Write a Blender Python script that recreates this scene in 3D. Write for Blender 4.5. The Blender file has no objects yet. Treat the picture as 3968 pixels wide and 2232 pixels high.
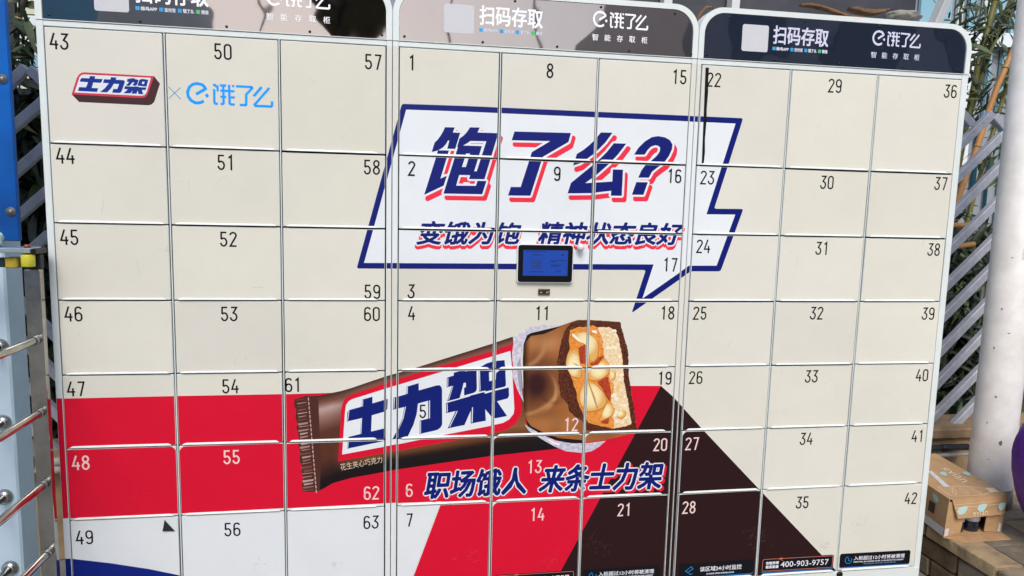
import bpy, bmesh, math, random
import numpy as np
from mathutils import Vector, Matrix
from mathutils.geometry import tessellate_polygon
random.seed(7)
R_ = math.radians
SC = bpy.context.scene
COL = SC.collection

# ------------------------------------------------------------------ camera
F_PX, CW, CH = 2770.1, 3968.0, 2232.0
CAM = np.array([0.99846, -2.31292, 1.50778])
def _rot(w):
    th = np.linalg.norm(w); k = w / th
    K = np.array([[0, -k[2], k[1]], [k[2], 0, -k[0]], [-k[1], k[0], 0]])
    return np.eye(3) + math.sin(th) * K + (1 - math.cos(th)) * K @ K
RC = _rot(np.array([0.1241192, -0.1617170, 0.0147987])) @ np.array([[1, 0, 0], [0, 0, -1], [0, 1, 0]], float)
cd = bpy.data.cameras.new('camera')
cam = bpy.data.objects.new('camera', cd); COL.objects.link(cam)
m3 = Matrix(((RC[0][0], -RC[1][0], -RC[2][0]), (RC[0][1], -RC[1][1], -RC[2][1]), (RC[0][2], -RC[1][2], -RC[2][2])))
cam.matrix_world = Matrix.Translation(Vector(CAM)) @ m3.to_4x4()
cd.sensor_fit = 'HORIZONTAL'; cd.sensor_width = 36.0; cd.lens = 36.0 * F_PX / CW
cd.clip_start = 0.05; cd.clip_end = 500
SC.camera = cam

# ------------------------------------------------------------------ light
SUN_EL, SUN_AZ = R_(45), R_(190)          # azimuth measured from +Y clockwise; light comes from behind the camera
w = bpy.data.worlds.new('World'); SC.world = w; w.use_nodes = True
nt = w.node_tree; nt.nodes.clear()
sky = nt.nodes.new('ShaderNodeTexSky'); sky.sky_type = 'NISHITA'; sky.sun_disc = False
sky.sun_elevation = SUN_EL; sky.sun_rotation = SUN_AZ
sky.air_density = 1.0; sky.dust_density = 2.0; sky.ozone_density = 1.0
bg = nt.nodes.new('ShaderNodeBackground'); bg.inputs['Strength'].default_value = 0.12
wo = nt.nodes.new('ShaderNodeOutputWorld')
nt.links.new(sky.outputs[0], bg.inputs[0]); nt.links.new(bg.outputs[0], wo.inputs[0])
sl = bpy.data.lights.new('sun', 'SUN'); sl.energy = 1.3; sl.angle = R_(28); sl.color = (1.0, 0.975, 0.94)
sun = bpy.data.objects.new('sun', sl); COL.objects.link(sun)
sd = Vector((math.sin(SUN_AZ) * math.cos(SUN_EL), math.cos(SUN_AZ) * math.cos(SUN_EL), math.sin(SUN_EL)))
sun.rotation_euler = (-sd).to_track_quat('-Z', 'Y').to_euler(); sun.location = sd * 20
SC.view_settings.view_transform = 'Standard'; SC.view_settings.look = 'None'
SC.view_settings.gamma = 1.0; SC.view_settings.use_curve_mapping = False
SC.view_settings.exposure = 0.74
SC.cycles.max_bounces = 8

# ------------------------------------------------------------------ helpers: geometry on the photographed planes
def ray(x, y):
    return RC.T @ np.array([(x - CW / 2) / F_PX, (y - CH / 2) / F_PX, 1.0])
def at(x, y, Y=0.0):                       # point of the plane y = Y seen at photo pixel (x, y)
    d = ray(x, y); p = CAM + d * ((Y - CAM[1]) / d[1]); return Vector(p)
def atz(x, y, z):
    d = ray(x, y); return Vector(CAM + d * ((z - CAM[2]) / d[2]))
def lin(c):
    return tuple((v / 255 / 12.92) if v / 255 <= 0.04045 else ((v / 255 + 0.055) / 1.055) ** 2.4 for v in c[:3])

# ------------------------------------------------------------------ materials
MATS = {}
def mat(name, base=(200, 200, 200), rough=0.5, metal=0.0, noise=None, bump=None, spec=0.5, coat=0.0, attr=False, emit=None, trans=0.0):
    """base in sRGB; noise=(scale, sRGB second colour, amount); bump=(scale, strength, distance)"""
    if name in MATS: return MATS[name]
    m = bpy.data.materials.new(name); m.use_nodes = True; n = m.node_tree; n.nodes.clear()
    out = n.nodes.new('ShaderNodeOutputMaterial'); b = n.nodes.new('ShaderNodeBsdfPrincipled')
    n.links.new(b.outputs[0], out.inputs[0])
    b.inputs['Roughness'].default_value = rough; b.inputs['Metallic'].default_value = metal
    b.inputs['Specular IOR Level'].default_value = spec; b.inputs['Coat Weight'].default_value = coat
    b.inputs['Coat Roughness'].default_value = 0.05
    if trans: b.inputs['Transmission Weight'].default_value = trans
    c = (*lin(base), 1); b.inputs['Base Color'].default_value = c
    tc = n.nodes.new('ShaderNodeTexCoord'); src = None
    if attr:
        a = n.nodes.new('ShaderNodeAttribute'); a.attribute_name = 'Col'; src = a.outputs['Color']
    if noise:
        t = n.nodes.new('ShaderNodeTexNoise'); t.inputs['Scale'].default_value = noise[0]; t.inputs['Detail'].default_value = 8
        t.inputs['Roughness'].default_value = 0.65
        n.links.new(tc.outputs['Object'], t.inputs['Vector'])
        r = n.nodes.new('ShaderNodeValToRGB'); r.color_ramp.elements[0].position = 0.38; r.color_ramp.elements[1].position = 0.68
        n.links.new(t.outputs['Fac'], r.inputs['Fac'])
        mu = n.nodes.new('ShaderNodeMath'); mu.operation = 'MULTIPLY'; mu.inputs[1].default_value = noise[2]
        n.links.new(r.outputs['Color'], mu.inputs[0])
        mx = n.nodes.new('ShaderNodeMixRGB'); mx.inputs['Color1'].default_value = c; mx.inputs['Color2'].default_value = (*lin(noise[1]), 1)
        if src: n.links.new(src, mx.inputs['Color1'])
        n.links.new(mu.outputs[0], mx.inputs['Fac']); src = mx.outputs['Color']
    if src: n.links.new(src, b.inputs['Base Color'])
    if bump:
        t2 = n.nodes.new('ShaderNodeTexNoise'); t2.inputs['Scale'].default_value = bump[0]; t2.inputs['Detail'].default_value = bump[3] if len(bump) > 3 else 5
        n.links.new(tc.outputs['Object'], t2.inputs['Vector'])
        bp = n.nodes.new('ShaderNodeBump'); bp.inputs['Strength'].default_value = bump[1]; bp.inputs['Distance'].default_value = bump[2]
        n.links.new(t2.outputs['Fac'], bp.inputs['Height']); n.links.new(bp.outputs[0], b.inputs['Normal'])
    if emit:
        b.inputs['Emission Color'].default_value = (*lin(emit[0]), 1); b.inputs['Emission Strength'].default_value = emit[1]
    MATS[name] = m
    return m
M_FILM = mat('printed_film', attr=True, rough=0.42, spec=0.22, noise=(3.2, (0, 0, 0), 0.06), bump=(8.0, 0.24, 0.004))
M_INK = mat('ink', attr=True, rough=0.5, spec=0.15)
M_WHITE = mat('white_steel', (224, 230, 226), 0.32, noise=(5, (190, 190, 178), 0.25), spec=0.5, bump=(40, 0.03, 0.001))
M_DARKGAP = mat('dark_inside', (12, 13, 16), 0.9, spec=0.1)
M_LIP = mat('lip_steel', (238, 240, 234), 0.3, noise=(30, (185, 178, 160), 0.3))
M_SCREW = mat('screw_black', (26, 26, 30), 0.35, metal=0.4)
M_CHROME = mat('stainless', (186, 184, 178), 0.16, metal=1.0, noise=(14, (140, 136, 128), 0.6), bump=(7, 0.12, 0.004))
M_GALV = mat('aluminium_bar', (178, 180, 188), 0.4, metal=0.1, noise=(25, (142, 144, 152), 0.6), bump=(60, 0.1, 0.001))

# ------------------------------------------------------------------ mesh helpers
def tag(o, label=None, cat=None, group=None, kind=None):
    if label: o['label'] = label
    if cat: o['category'] = cat
    if group: o['group'] = group
    if kind: o['kind'] = kind
    return o
def empty(name, loc, label=None, cat=None, group=None):
    o = bpy.data.objects.new(name, None); o.location = loc; o.empty_display_size = 0.1; COL.objects.link(o)
    return tag(o, label, cat, group)
def world_loc(o):
    v = Vector((0, 0, 0))
    while o: v = v + o.location; o = o.parent
    return v
def mobj(name, verts, faces, material, parent=None, cols=None, smooth=False):
    me = bpy.data.meshes.new(name); off = world_loc(parent) if parent else Vector((0, 0, 0))
    me.from_pydata([(v[0] - off[0], v[1] - off[1], v[2] - off[2]) for v in verts], [], faces)
    if cols is not None:
        ca = me.color_attributes.new('Col', 'FLOAT_COLOR', 'POINT')
        ca.data.foreach_set('color', np.array([(c[0], c[1], c[2], 1.0) for c in cols], dtype=np.float32).ravel())
    for m in (material if isinstance(material, list) else [material]): me.materials.append(m)
    if smooth: me.polygons.foreach_set('use_smooth', [True] * len(me.polygons))
    me.update()
    o = bpy.data.objects.new(name, me); COL.objects.link(o); o.parent = parent
    return o
def bm_obj(name, bm, material, parent=None, smooth=False):
    bm.normal_update()
    vs = [tuple(v.co) for v in bm.verts]; bm.verts.index_update(); fs = [[v.index for v in f.verts] for f in bm.faces]; bm.free()
    return mobj(name, vs, fs, material, parent, smooth=smooth)
def add_box(bm, x0, x1, y0, y1, z0, z1, bev=0.0, mtx=None, seg=1):
    vs = [bm.verts.new((x, y, z)) for x in (x0, x1) for y in (y0, y1) for z in (z0, z1)]
    fs = [bm.faces.new([vs[i] for i in q]) for q in ((0, 1, 3, 2), (4, 6, 7, 5), (0, 4, 5, 1), (2, 3, 7, 6), (0, 2, 6, 4), (1, 5, 7, 3))]
    if bev:
        es = list({e for f in fs for e in f.edges})
        r = bmesh.ops.bevel(bm, geom=es, offset=bev, segments=seg, profile=0.5, affect='EDGES', clamp_overlap=True)
        vs = list({v for f in bm.faces for v in f.verts if f in r['faces']} | {v for v in vs if v.is_valid})
    if mtx is not None: bmesh.ops.transform(bm, matrix=mtx, verts=vs)
    return vs
def box(name, ext, material, parent=None, bev=0.0, mtx=None, seg=1):
    bm = bmesh.new(); add_box(bm, *ext, bev=bev, seg=seg)
    if mtx is not None: bmesh.ops.transform(bm, matrix=mtx, verts=bm.verts)
    return bm_obj(name, bm, material, parent)
def tube_data(pts, radii, seg=10, cap=True):
    pts = [Vector(p) for p in pts]; n = len(pts)
    if not hasattr(radii, '__len__'): radii = [radii] * n
    vs, fs = [], []; up = None
    for i, p in enumerate(pts):
        t = (pts[min(i + 1, n - 1)] - pts[max(i - 1, 0)]).normalized()
        if up is None: up = t.orthogonal().normalized()
        up = (up - t * up.dot(t)).normalized(); b = t.cross(up)
        for k in range(seg):
            a = 2 * math.pi * k / seg; vs.append(p + (up * math.cos(a) + b * math.sin(a)) * radii[i])
    for i in range(n - 1):
        for k in range(seg):
            fs.append((i * seg + k, i * seg + (k + 1) % seg, (i + 1) * seg + (k + 1) % seg, (i + 1) * seg + k))
    if cap: fs.append(tuple(range(seg - 1, -1, -1))); fs.append(tuple((n - 1) * seg + k for k in range(seg)))
    return vs, fs
def tube(name, pts, radii, material, parent=None, seg=10):
    vs, fs = tube_data(pts, radii, seg); o = mobj(name, vs, fs, material, parent, smooth=True)
    return o
def lathe(name, prof, center, axis, material, parent=None, seg=24):
    """prof: list of (r, h) along axis"""
    ax = Vector(axis).normalized(); u = ax.orthogonal().normalized(); v = ax.cross(u); c = Vector(center)
    vs, fs = [], []
    for r, h in prof:
        for k in range(seg):
            a = 2 * math.pi * k / seg; vs.append(c + ax * h + (u * math.cos(a) + v * math.sin(a)) * r)
    for i in range(len(prof) - 1):
        for k in range(seg): fs.append((i * seg + k, i * seg + (k + 1) % seg, (i + 1) * seg + (k + 1) % seg, (i + 1) * seg + k))
    fs.append(tuple(range(seg - 1, -1, -1))); fs.append(tuple((len(prof) - 1) * seg + k for k in range(seg)))
    return mobj(name, vs, fs, material, parent, smooth=True)

# ------------------------------------------------------------------ printing: flat artwork clipped to the panels it is stuck on
PANELS = []          # each: rect + accumulated mesh
LAYER = [0]
class Panel:
    def __init__(s, x0, x1, z0, z1, y, kind):
        s.r = (x0, x1, z0, z1); s.y = y; s.kind = kind; s.n = 0; s.tilt = (0.0, 0.0, 0.0); s.v = []; s.f = []; s.c = []; PANELS.append(s)
def clip_half(poly, ax, val, sign):
    out = []; n = len(poly)
    for i in range(n):
        a, b = poly[i], poly[(i + 1) % n]
        da = (a[ax] - val) * sign; db = (b[ax] - val) * sign
        if da >= 0: out.append(a)
        if (da >= 0) != (db >= 0):
            t = da / (da - db); out.append((a[0] + (b[0] - a[0]) * t, a[1] + (b[1] - a[1]) * t))
    return out
def clip_rect(poly, r):
    for ax, val, s in ((0, r[0], 1), (0, r[1], -1), (1, r[2], 1), (1, r[3], -1)):
        poly = clip_half(poly, ax, val, s)
        if len(poly) < 3: return None
    return poly
def tris_of(poly):
    vs = [Vector((p[0], p[1], 0)) for p in poly]
    return [tuple((poly[i][0], poly[i][1]) for i in t) for t in tessellate_polygon([vs])]
def emit_polys(polys, color, panels, step=0.000015):
    LAYER[0] += 1; used = set()
    fn = color if callable(color) else None
    for p in polys:
        ax = min(q[0] for q in p); bx_ = max(q[0] for q in p); az = min(q[1] for q in p); bz = max(q[1] for q in p)
        for P in panels:
            r = P.r
            if bx_ <= r[0] or ax >= r[1] or bz <= r[2] or az >= r[3]: continue
            q = p if (ax >= r[0] and bx_ <= r[1] and az >= r[2] and bz <= r[3]) else clip_rect(list(p), r)
            if not q: continue
            area = sum(q[i][0] * q[(i + 1) % len(q)][1] - q[(i + 1) % len(q)][0] * q[i][1] for i in range(len(q)))
            if abs(area) < 1e-9: continue
            if area > 0: q = list(q)          # counter-clockwise in (x,z) faces -y
            else: q = list(q)[::-1]
            if id(P) not in used: used.add(id(P)); P.n += 1
            yo = 0.0004 + P.n * step
            b = len(P.v)
            for a in q:
                P.v.append((a[0], P.y - yo + P.tilt[0] * (a[0] - P.tilt[1]) + P.tilt[2], a[1])); P.c.append(fn(*a) if fn else color)
            P.f.append(tuple(range(b, b + len(q))))
def pl(x, y):                               # photo pixel -> (x, z) on the locker front
    v = at(x, y); return (v[0], v[2])
def zoom(x0, y0, s, pts): return [(x0 + a / s, y0 + b / s) for a, b in pts]
def panels_for(which): return [P for P in PANELS if P.kind in which]
ALL = ('door', 'post')
def paint(src_pts, rgb, which=ALL, cell=None):
    """polygon given on the photographed sheet; rgb sRGB or function of sheet (x, z)"""
    poly = [pl(*p) for p in src_pts]; polys = tris_of(poly)
    if cell:
        out = []
        for t in polys:
            x0 = math.floor(min(p[0] for p in t) / cell); x1 = math.ceil(max(p[0] for p in t) / cell)
            for i in range(x0, x1):
                c = clip_half(clip_half(list(t), 0, i * cell, 1), 0, (i + 1) * cell, -1)
                if len(c) < 3: continue
                z0 = math.floor(min(p[1] for p in c) / cell); z1 = math.ceil(max(p[1] for p in c) / cell)
                for k in range(z0, z1):
                    d = clip_half(clip_half(c, 1, k * cell, 1), 1, (k + 1) * cell, -1)
                    if len(d) >= 3: out.append(d)
        polys = out
    emit_polys(polys, rgb if callable(rgb) else lin(rgb), panels_for(which))
def stamp(polylist, rgb, radius, shift=(0, 0), n=10, which=('door', 'post')):
    """rounded outline: the shape repeated around a small circle (sheet units are photo pixels)"""
    for k in range(n):
        a = 2 * math.pi * k / n; dx = shift[0] + radius * math.cos(a); dy = shift[1] + radius * math.sin(a)
        ps = []
        for poly in polylist: ps += tris_of([pl(x + dx, y + dy) for x, y in poly])
        emit_polys(ps, lin(rgb), panels_for(which))
    ps = []
    for poly in polylist: ps += tris_of([pl(x + shift[0], y + shift[1]) for x, y in poly])
    emit_polys(ps, lin(rgb), panels_for(which))
def stroke(pts, wd, cap=0.0):
    """polyline -> list of quads with mitred joints"""
    P = [Vector(p) for p in pts]; n = len(P); L, Rr = [], []
    for i in range(n):
        d0 = (P[i] - P[i - 1]).normalized() if i else None
        d1 = (P[i + 1] - P[i]).normalized() if i < n - 1 else None
        if d0 is None: d0 = d1
        if d1 is None: d1 = d0
        t = (d0 + d1); t = t.normalized() if t.length > 1e-6 else d1
        nn = Vector((-t.y, t.x)); k = max(0.35, nn.dot(Vector((-d1.y, d1.x))))
        h = wd / 2 / k; q = P[i].copy()
        if i == 0: q = q - d1 * cap
        if i == n - 1: q = q + d0 * cap
        L.append(q + nn * h); Rr.append(q - nn * h)
    return [[tuple(L[i]), tuple(L[i + 1]), tuple(Rr[i + 1]), tuple(Rr[i])] for i in range(n - 1)]
_TX = {}
def glyphs(body, off=0.0):
    """font text -> triangles in em units, baseline at 0"""
    key = (body, off)
    if key in _TX: return _TX[key]
    c = bpy.data.curves.new('lettering', 'FONT'); c.body = body; c.size = 1.0; c.offset = off; c.resolution_u = 2; c.fill_mode = 'BOTH'
    o = bpy.data.objects.new('lettering', c); COL.objects.link(o)
    dg = bpy.context.evaluated_depsgraph_get(); ev = o.evaluated_get(dg); me = ev.to_mesh(); me.calc_loop_triangles()
    co = [(v.co.x, v.co.y) for v in me.vertices]
    tr = [tuple(co[i] for i in t.vertices) for t in me.loop_triangles]
    ev.to_mesh_clear(); bpy.data.objects.remove(o); bpy.data.curves.remove(c)
    _TX[key] = tr
    return tr
def bounds(tr):
    xs = [p[0] for t in tr for p in t]; ys = [p[1] for t in tr for p in t]; return min(xs), max(xs), min(ys), max(ys)
def bold_text(body, quad, b, rgb, panels):
    """text thickened by repeating it with small steps; b in sheet units"""
    tr = text_fit(body, quad)
    for dx, dy in ((-b, -b), (b, -b), (-b, b), (b, b), (0, 0)):
        emit_polys([[(p[0] + dx, p[1] + dy) for p in t] for t in tr], rgb, panels)
def text_fit(body, quad):
    """fit the text's ink box into a quad (bl, br, tr, tl) of sheet points; returns triangles"""
    tr = glyphs(body, 0.0); x0, x1, y0, y1 = bounds(tr); bl, br, tq, tl = quad
    def f(p):
        u = (p[0] - x0) / (x1 - x0); v = (p[1] - y0) / (y1 - y0)
        a = (bl[0] + (br[0] - bl[0]) * u, bl[1] + (br[1] - bl[1]) * u); b = (tl[0] + (tq[0] - tl[0]) * u, tl[1] + (tq[1] - tl[1]) * u)
        return (a[0] + (b[0] - a[0]) * v, a[1] + (b[1] - a[1]) * v)
    return [tuple(f(p) for p in t) for t in tr]

# ------------------------------------------------------------------ locker grid (metres)
XC = [0.0, 0.324, 0.6496, 0.9687, 1.0076, 1.3255, 1.645, 1.9641, 2.0, 2.321, 2.6473, 2.9744]
ZR = [1.97 - z for z in (0, 0.33, 0.5619, 0.7932, 1.0237, 1.2553, 1.487, 1.8205)]
CAB = [(-0.02, 0.9865), (0.9885, 1.9825), (1.9845, 3.0)]
TOPZ, DEPTH, HP0 = 2.156, 0.5, 1.989
NUMS = [[43 + r for r in range(7)], [50 + r for r in range(7)], [57 + r for r in range(7)],
        [1, 2, 3, 4, 5, 6, 7], [8, 9, None, 11, 12, 13, 14], [15 + r for r in range(7)],
        [22 + r for r in range(7)], [29 + r for r in range(7)], [36 + r for r in range(7)]]
G = 0.0046
cab_labels = ['cream parcel locker cabinet with doors 43 to 63, nearest the blue sign',
              'middle parcel locker cabinet with the blue touch screen and speech bubble print',
              'cream parcel locker cabinet with doors 22 to 42, nearest the white column']
YF = 0.010            # front of the frame; doors stand proud to y = 0
cabs, frames, doors = [], [], {}
def round_top(x0, x1, z0, z1, r, n=10):
    p = [(x0, z0), (x1, z0)]
    p += [(x1 - r + r * math.cos(a), z1 - r + r * math.sin(a)) for a in [math.pi / 2 * k / n for k in range(n + 1)]]
    p += [(x0 + r + r * math.cos(a), z1 - r + r * math.sin(a)) for a in [math.pi / 2 + math.pi / 2 * k / n for k in range(n + 1)]]
    return p
def prism(name, outline, y0, y1, material, parent, bev=0.0):
    bm = bmesh.new(); f = bm.faces.new([bm.verts.new((x, y0, z)) for x, z in outline])
    r = bmesh.ops.extrude_face_region(bm, geom=[f])
    bmesh.ops.translate(bm, verts=[v for v in r['geom'] if isinstance(v, bmesh.types.BMVert)], vec=(0, y1 - y0, 0))
    bmesh.ops.recalc_face_normals(bm, faces=bm.faces)
    if bev:
        es = [e for e in bm.edges if all(abs(v.co.y - y0) < 1e-6 for v in e.verts)]
        bmesh.ops.bevel(bm, geom=es, offset=bev, segments=2, profile=0.5, affect='EDGES')
    return bm_obj(name, bm, material, parent)
M_HEAD = [mat('header_acrylic_a', (166, 152, 143), 0.03, metal=1.0, bump=(4.2, 0.22, 0.02, 1.5)),
          mat('header_acrylic_b', (166, 152, 143), 0.03, metal=1.0, bump=(3.6, 0.22, 0.02, 1.5)),
          mat('header_acrylic_c', (140, 140, 147), 0.03, metal=1.0, bump=(4.6, 0.22, 0.02, 1.5))]
for ci, (cx0, cx1) in enumerate(CAB):
    root = empty('parcel_locker', ((cx0 + cx1) / 2, 0.25, 0), cab_labels[ci], 'locker', 'locker cabinets side by side')
    cabs.append(root)
    d = XC[ci * 4:ci * 4 + 4]; zb = ZR[7]
    box('carcass', (cx0 + 0.003, cx1 - 0.003, 0.045, DEPTH, 0.06, TOPZ - 0.115), M_DARKGAP, root)
    # outer shell panels
    for nm, e in (('side_panel', (cx0, cx0 + 0.002, 0.03, DEPTH + 0.004, 0.05, TOPZ - 0.12)), ('side_panel', (cx1 - 0.002, cx1, 0.03, DEPTH + 0.004, 0.05, TOPZ - 0.12)),
                  ('top_panel', (cx0 + 0.004, cx1 - 0.004, 0.03, DEPTH, TOPZ - 0.114, TOPZ - 0.108))):
        box(nm, e, M_WHITE, root)
    # front frame: posts, rails, dividers
    bm = bmesh.new()
    add_box(bm, cx0, d[0] - 0.0012, 0.002, 0.05, 0.05, HP0 - 0.002, bev=0.001)
    add_box(bm, d[3] + 0.0012, cx1, 0.002, 0.05, 0.05, HP0 - 0.002, bev=0.001)
    add_box(bm, d[0] - 0.001, d[3] + 0.001, 0.003, 0.05, ZR[0] + 0.0015, HP0 - 0.0025, bev=0.001)
    add_box(bm, d[0] - 0.001, d[3] + 0.001, 0.004, 0.05, 0.055, zb - 0.004, bev=0.001)
    for k in (1, 2): add_box(bm, d[k] - 0.0015, d[k] + 0.0015, 0.0025, 0.05, zb - 0.003, ZR[0] + 0.001)
    fr = bm_obj('frame', bm, M_WHITE, root); frames.append(fr)
    bm = bmesh.new(); add_box(bm, d[0] - 0.0011, d[3] + 0.0011, 0.012, 0.044, zb - 0.0038, ZR[0] + 0.0014); bm_obj('gap_shade', bm, M_DARKGAP, root)  # near-black filler added behind the door edges, stands for shade in the gaps
    # header: rounded white rim + mirror-black acrylic
    outer = round_top(cx0, cx1, HP0 - 0.001, TOPZ, 0.085, 12); inn = round_top(cx0 + 0.0185, cx1 - 0.0185, HP0 + 0.001, TOPZ - 0.017, 0.07, 12)
    n = len(outer); vs, fs = [], []
    for yy in (0.0, 0.055):
        vs += [(x, yy, z) for x, z in outer] + [(x, yy, z) for x, z in inn]
    for i in range(n):
        j = (i + 1) % n
        fs += [(i, j, n + j, n + i), (2 * n + i, 3 * n + i, 3 * n + j, 2 * n + j), (i, 2 * n + i, 2 * n + j, j), (n + i, n + j, 3 * n + j, 3 * n + i)]
    mobj('header_rim', vs, fs, M_WHITE, root)
    hp = prism('header_panel', round_top(cx0 + 0.0192, cx1 - 0.0192, HP0 + 0.0018, TOPZ - 0.0178, 0.069, 12), 0.004, 0.05, M_HEAD[ci], root)
    box('header_back', (cx0 + 0.03, cx1 - 0.03, 0.056, 0.12, HP0, TOPZ - 0.03), M_WHITE, root)
    for sx, sz in ((0.016, HP0 + 0.013), (0.26, HP0 + 0.010), (0.5, HP0 + 0.010), (0.74, HP0 + 0.010), (0.955, HP0 + 0.013),
                   (0.09, TOPZ - 0.03), (0.36, TOPZ - 0.026), (0.64, TOPZ - 0.026), (0.89, TOPZ - 0.03)):
        lathe('screw', [(0.0042, 0), (0.0042, 0.0012), (0.003, 0.002)], (d[0] + sx, 0.0038, sz), (0, -1, 0), M_SCREW, hp, 10)
    # plinth and feet
    box('plinth', (cx0 + 0.004, cx1 - 0.004, 0.03, DEPTH - 0.01, 0.052, 0.058), M_WHITE, root)
    for fx in (cx0 + 0.06, cx1 - 0.06):
        for fy in (0.08, DEPTH - 0.06):
            lathe('foot', [(0.022, 0.0), (0.022, 0.012), (0.008, 0.014), (0.008, 0.06)], (fx, fy, 0.0), (0, 0, 1), M_SCREW, root, 12)
    # doors
    for c in range(3):
        for r in range(7):
            x0 = d[c] + (G * random.uniform(0.85, 1.18) if c else 0.0022); x1 = d[c + 1] - (G * random.uniform(0.85, 1.18) if c < 2 else 0.0026)
            z1 = ZR[r] - (random.uniform(0.0026, 0.0042) if r else 0.002); z0 = ZR[r + 1] + 0.0012
            num = NUMS[ci * 3 + c][r]; nm = 'door' if num else 'screen_panel'
            bm = bmesh.new(); add_box(bm, x0, x1, 0.0, 0.0115, z0, z1, bev=0.0014)
            t = random.uniform(-0.0018, 0.0018)
            for v in bm.verts: v.co.y += t * (v.co.x - (x0 + x1) / 2) / 0.16 + 0.0006 * (c % 2)
            dr = bm_obj(nm, bm, M_WHITE, root)
            # bent pull lip along the lower edge
            a, b = x0 + 0.02, x1 - 0.02 - (0.012 if c == 2 else 0)
            prof = [(-0.0005, z0 + 0.0064), (-0.0028, z0 + 0.0054), (-0.0046, z0 + 0.0036), (-0.0054, z0 + 0.0010), (-0.0005, z0 - 0.0002)]
            inset = [0.012, 0.006, 0.002, 0.0, 0.0]
            lv = [(a - 0.008 + k, p[0], p[1]) for p, k in zip(prof, inset)] + [(b + 0.008 - k, p[0], p[1]) for p, k in zip(prof, inset)]
            lf = [(i, i + 1, 5 + i + 1, 5 + i) for i in range(4)] + [(4, 3, 2, 1, 0), (5, 6, 7, 8, 9), (0, 5, 9, 4)]
            mobj('pull_lip', lv, lf, M_LIP, dr)
            P = Panel(x0 + 0.0012, x1 - 0.0012, z0 + 0.0012, z1 - 0.0012, 0.0, 'door'); P.owner = dr; P.num = num; P.tilt = (t / 0.16, (x0 + x1) / 2, 0.0006 * (c % 2)); doors[num or 10] = (dr, P)
    # film on the posts between cabinets
    for px0, px1, kind in ((cx0 + 0.0012, d[0] - 0.003, 'post' if ci else 'postL'), (d[3] + 0.003, cx1 - 0.0012, 'post' if ci < 2 else 'postR')):
        P = Panel(px0, px1, zb - 0.002, ZR[0] + 0.001, 0.002, kind); P.owner = fr
    hx = Panel(cx0 + 0.02, cx1 - 0.02, HP0 + 0.003, TOPZ - 0.02, 0.004, 'head%d' % ci); hx.owner = hp

# ---------------------------------------------------------------- artwork, bottom layer first
CREAM, WHT, RED, BLUE, BROWN = (222, 218, 204), (230, 234, 235), (218, 12, 48), (8, 24, 112), (42, 18, 20)
INK = (10, 10, 16); ORED = (240, 48, 72); CHOC = (92, 48, 36)
for P in panels_for(ALL):
    r = P.r; e = 0.0008
    pts = []
    for (ax, az), (bx, bz) in (((r[0], r[2]), (r[1], r[2])), ((r[1], r[2]), (r[1], r[3])), ((r[1], r[3]), (r[0], r[3])), ((r[0], r[3]), (r[0], r[2]))):
        L = math.hypot(bx - ax, bz - az); k = max(2, int(L / 0.03)) if P.kind == 'door' else 1
        for i in range(k):
            u = i / k; j = random.uniform(0, e) if P.kind == 'door' else 0
            nx, nz = -(bz - az) / L, (bx - ax) / L
            pts.append((ax + (bx - ax) * u + nx * j, az + (bz - az) * u + nz * j))
    tn = random.uniform(-3, 3) if P.kind == 'door' else 0; wm_ = random.uniform(-1.2, 1.6)
    emit_polys([pts], lin((CREAM[0] + tn, CREAM[1] + tn + wm_ * 0.3, CREAM[2] + tn - wm_)), [P])
# red band, white lower part, blue foot, brown triangle
paint([(150, 2012), (687, 1990), (1486, 1951), (1534, 1949), (1712, 1943), (1703, 1959), (1560, 2330), (150, 2330)], (226, 229, 229), ('door', 'post', 'postL'))
paint([(150, 1546), (675, 1535), (1095, 1527), (1293, 1522), (2446, 1495), (2561, 1495), (2110, 2330), (1566, 2330), (1712, 1943), (1534, 1949), (1486, 1951), (687, 1990), (150, 2014)], RED, ('door', 'post', 'postL'))
paint([(150, 2164), (285, 2166), (435, 2183), (580, 2205), (692, 2228), (760, 2244), (760, 2330), (150, 2330)], (10, 32, 122), ('door', 'post', 'postL'))
paint([(2561, 1495), (2610, 1539), (2720, 1661), (2941, 1895), (3187, 2154), (3234, 2205), (3330, 2310), (2110, 2330)], BROWN)
# speech bubble
def offset_poly(pts, d):
    n = len(pts); out = []
    for i in range(n):
        a, b, c = Vector(pts[i - 1]), Vector(pts[i]), Vector(pts[(i + 1) % n])
        e0 = (b - a).normalized(); e1 = (c - b).normalized(); n0 = Vector((e0.y, -e0.x)); n1 = Vector((e1.y, -e1.x))
        m = (n0 + n1).normalized(); k = max(0.3, m.dot(n0)); out.append(tuple(b + m * d / k))
    return out
def round_poly(pts, r, n=4):
    out = []; N = len(pts)
    for i in range(N):
        a, b, c = Vector(pts[i - 1]), Vector(pts[i]), Vector(pts[(i + 1) % N])
        d0 = (a - b); d1 = (c - b); t = min(r, d0.length / 2.2, d1.length / 2.2); p, q = b + d0.normalized() * t, b + d1.normalized() * t
        for k in range(n + 1):
            u = k / n; out.append(tuple(p * (1 - u) ** 2 + b * 2 * u * (1 - u) + q * u * u))
    return out
bub = [(1566, 414), (1397, 1029), (2518, 1035), (2469, 1184), (2674, 1040), (2784, 1040), (2864, 821), (2752, 820), (2864, 469), (2487, 452), (1800, 422)]
paint(round_poly(offset_poly(bub, -11.5), 9), BLUE)
paint(offset_poly(bub, 10.5), WHT)
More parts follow.
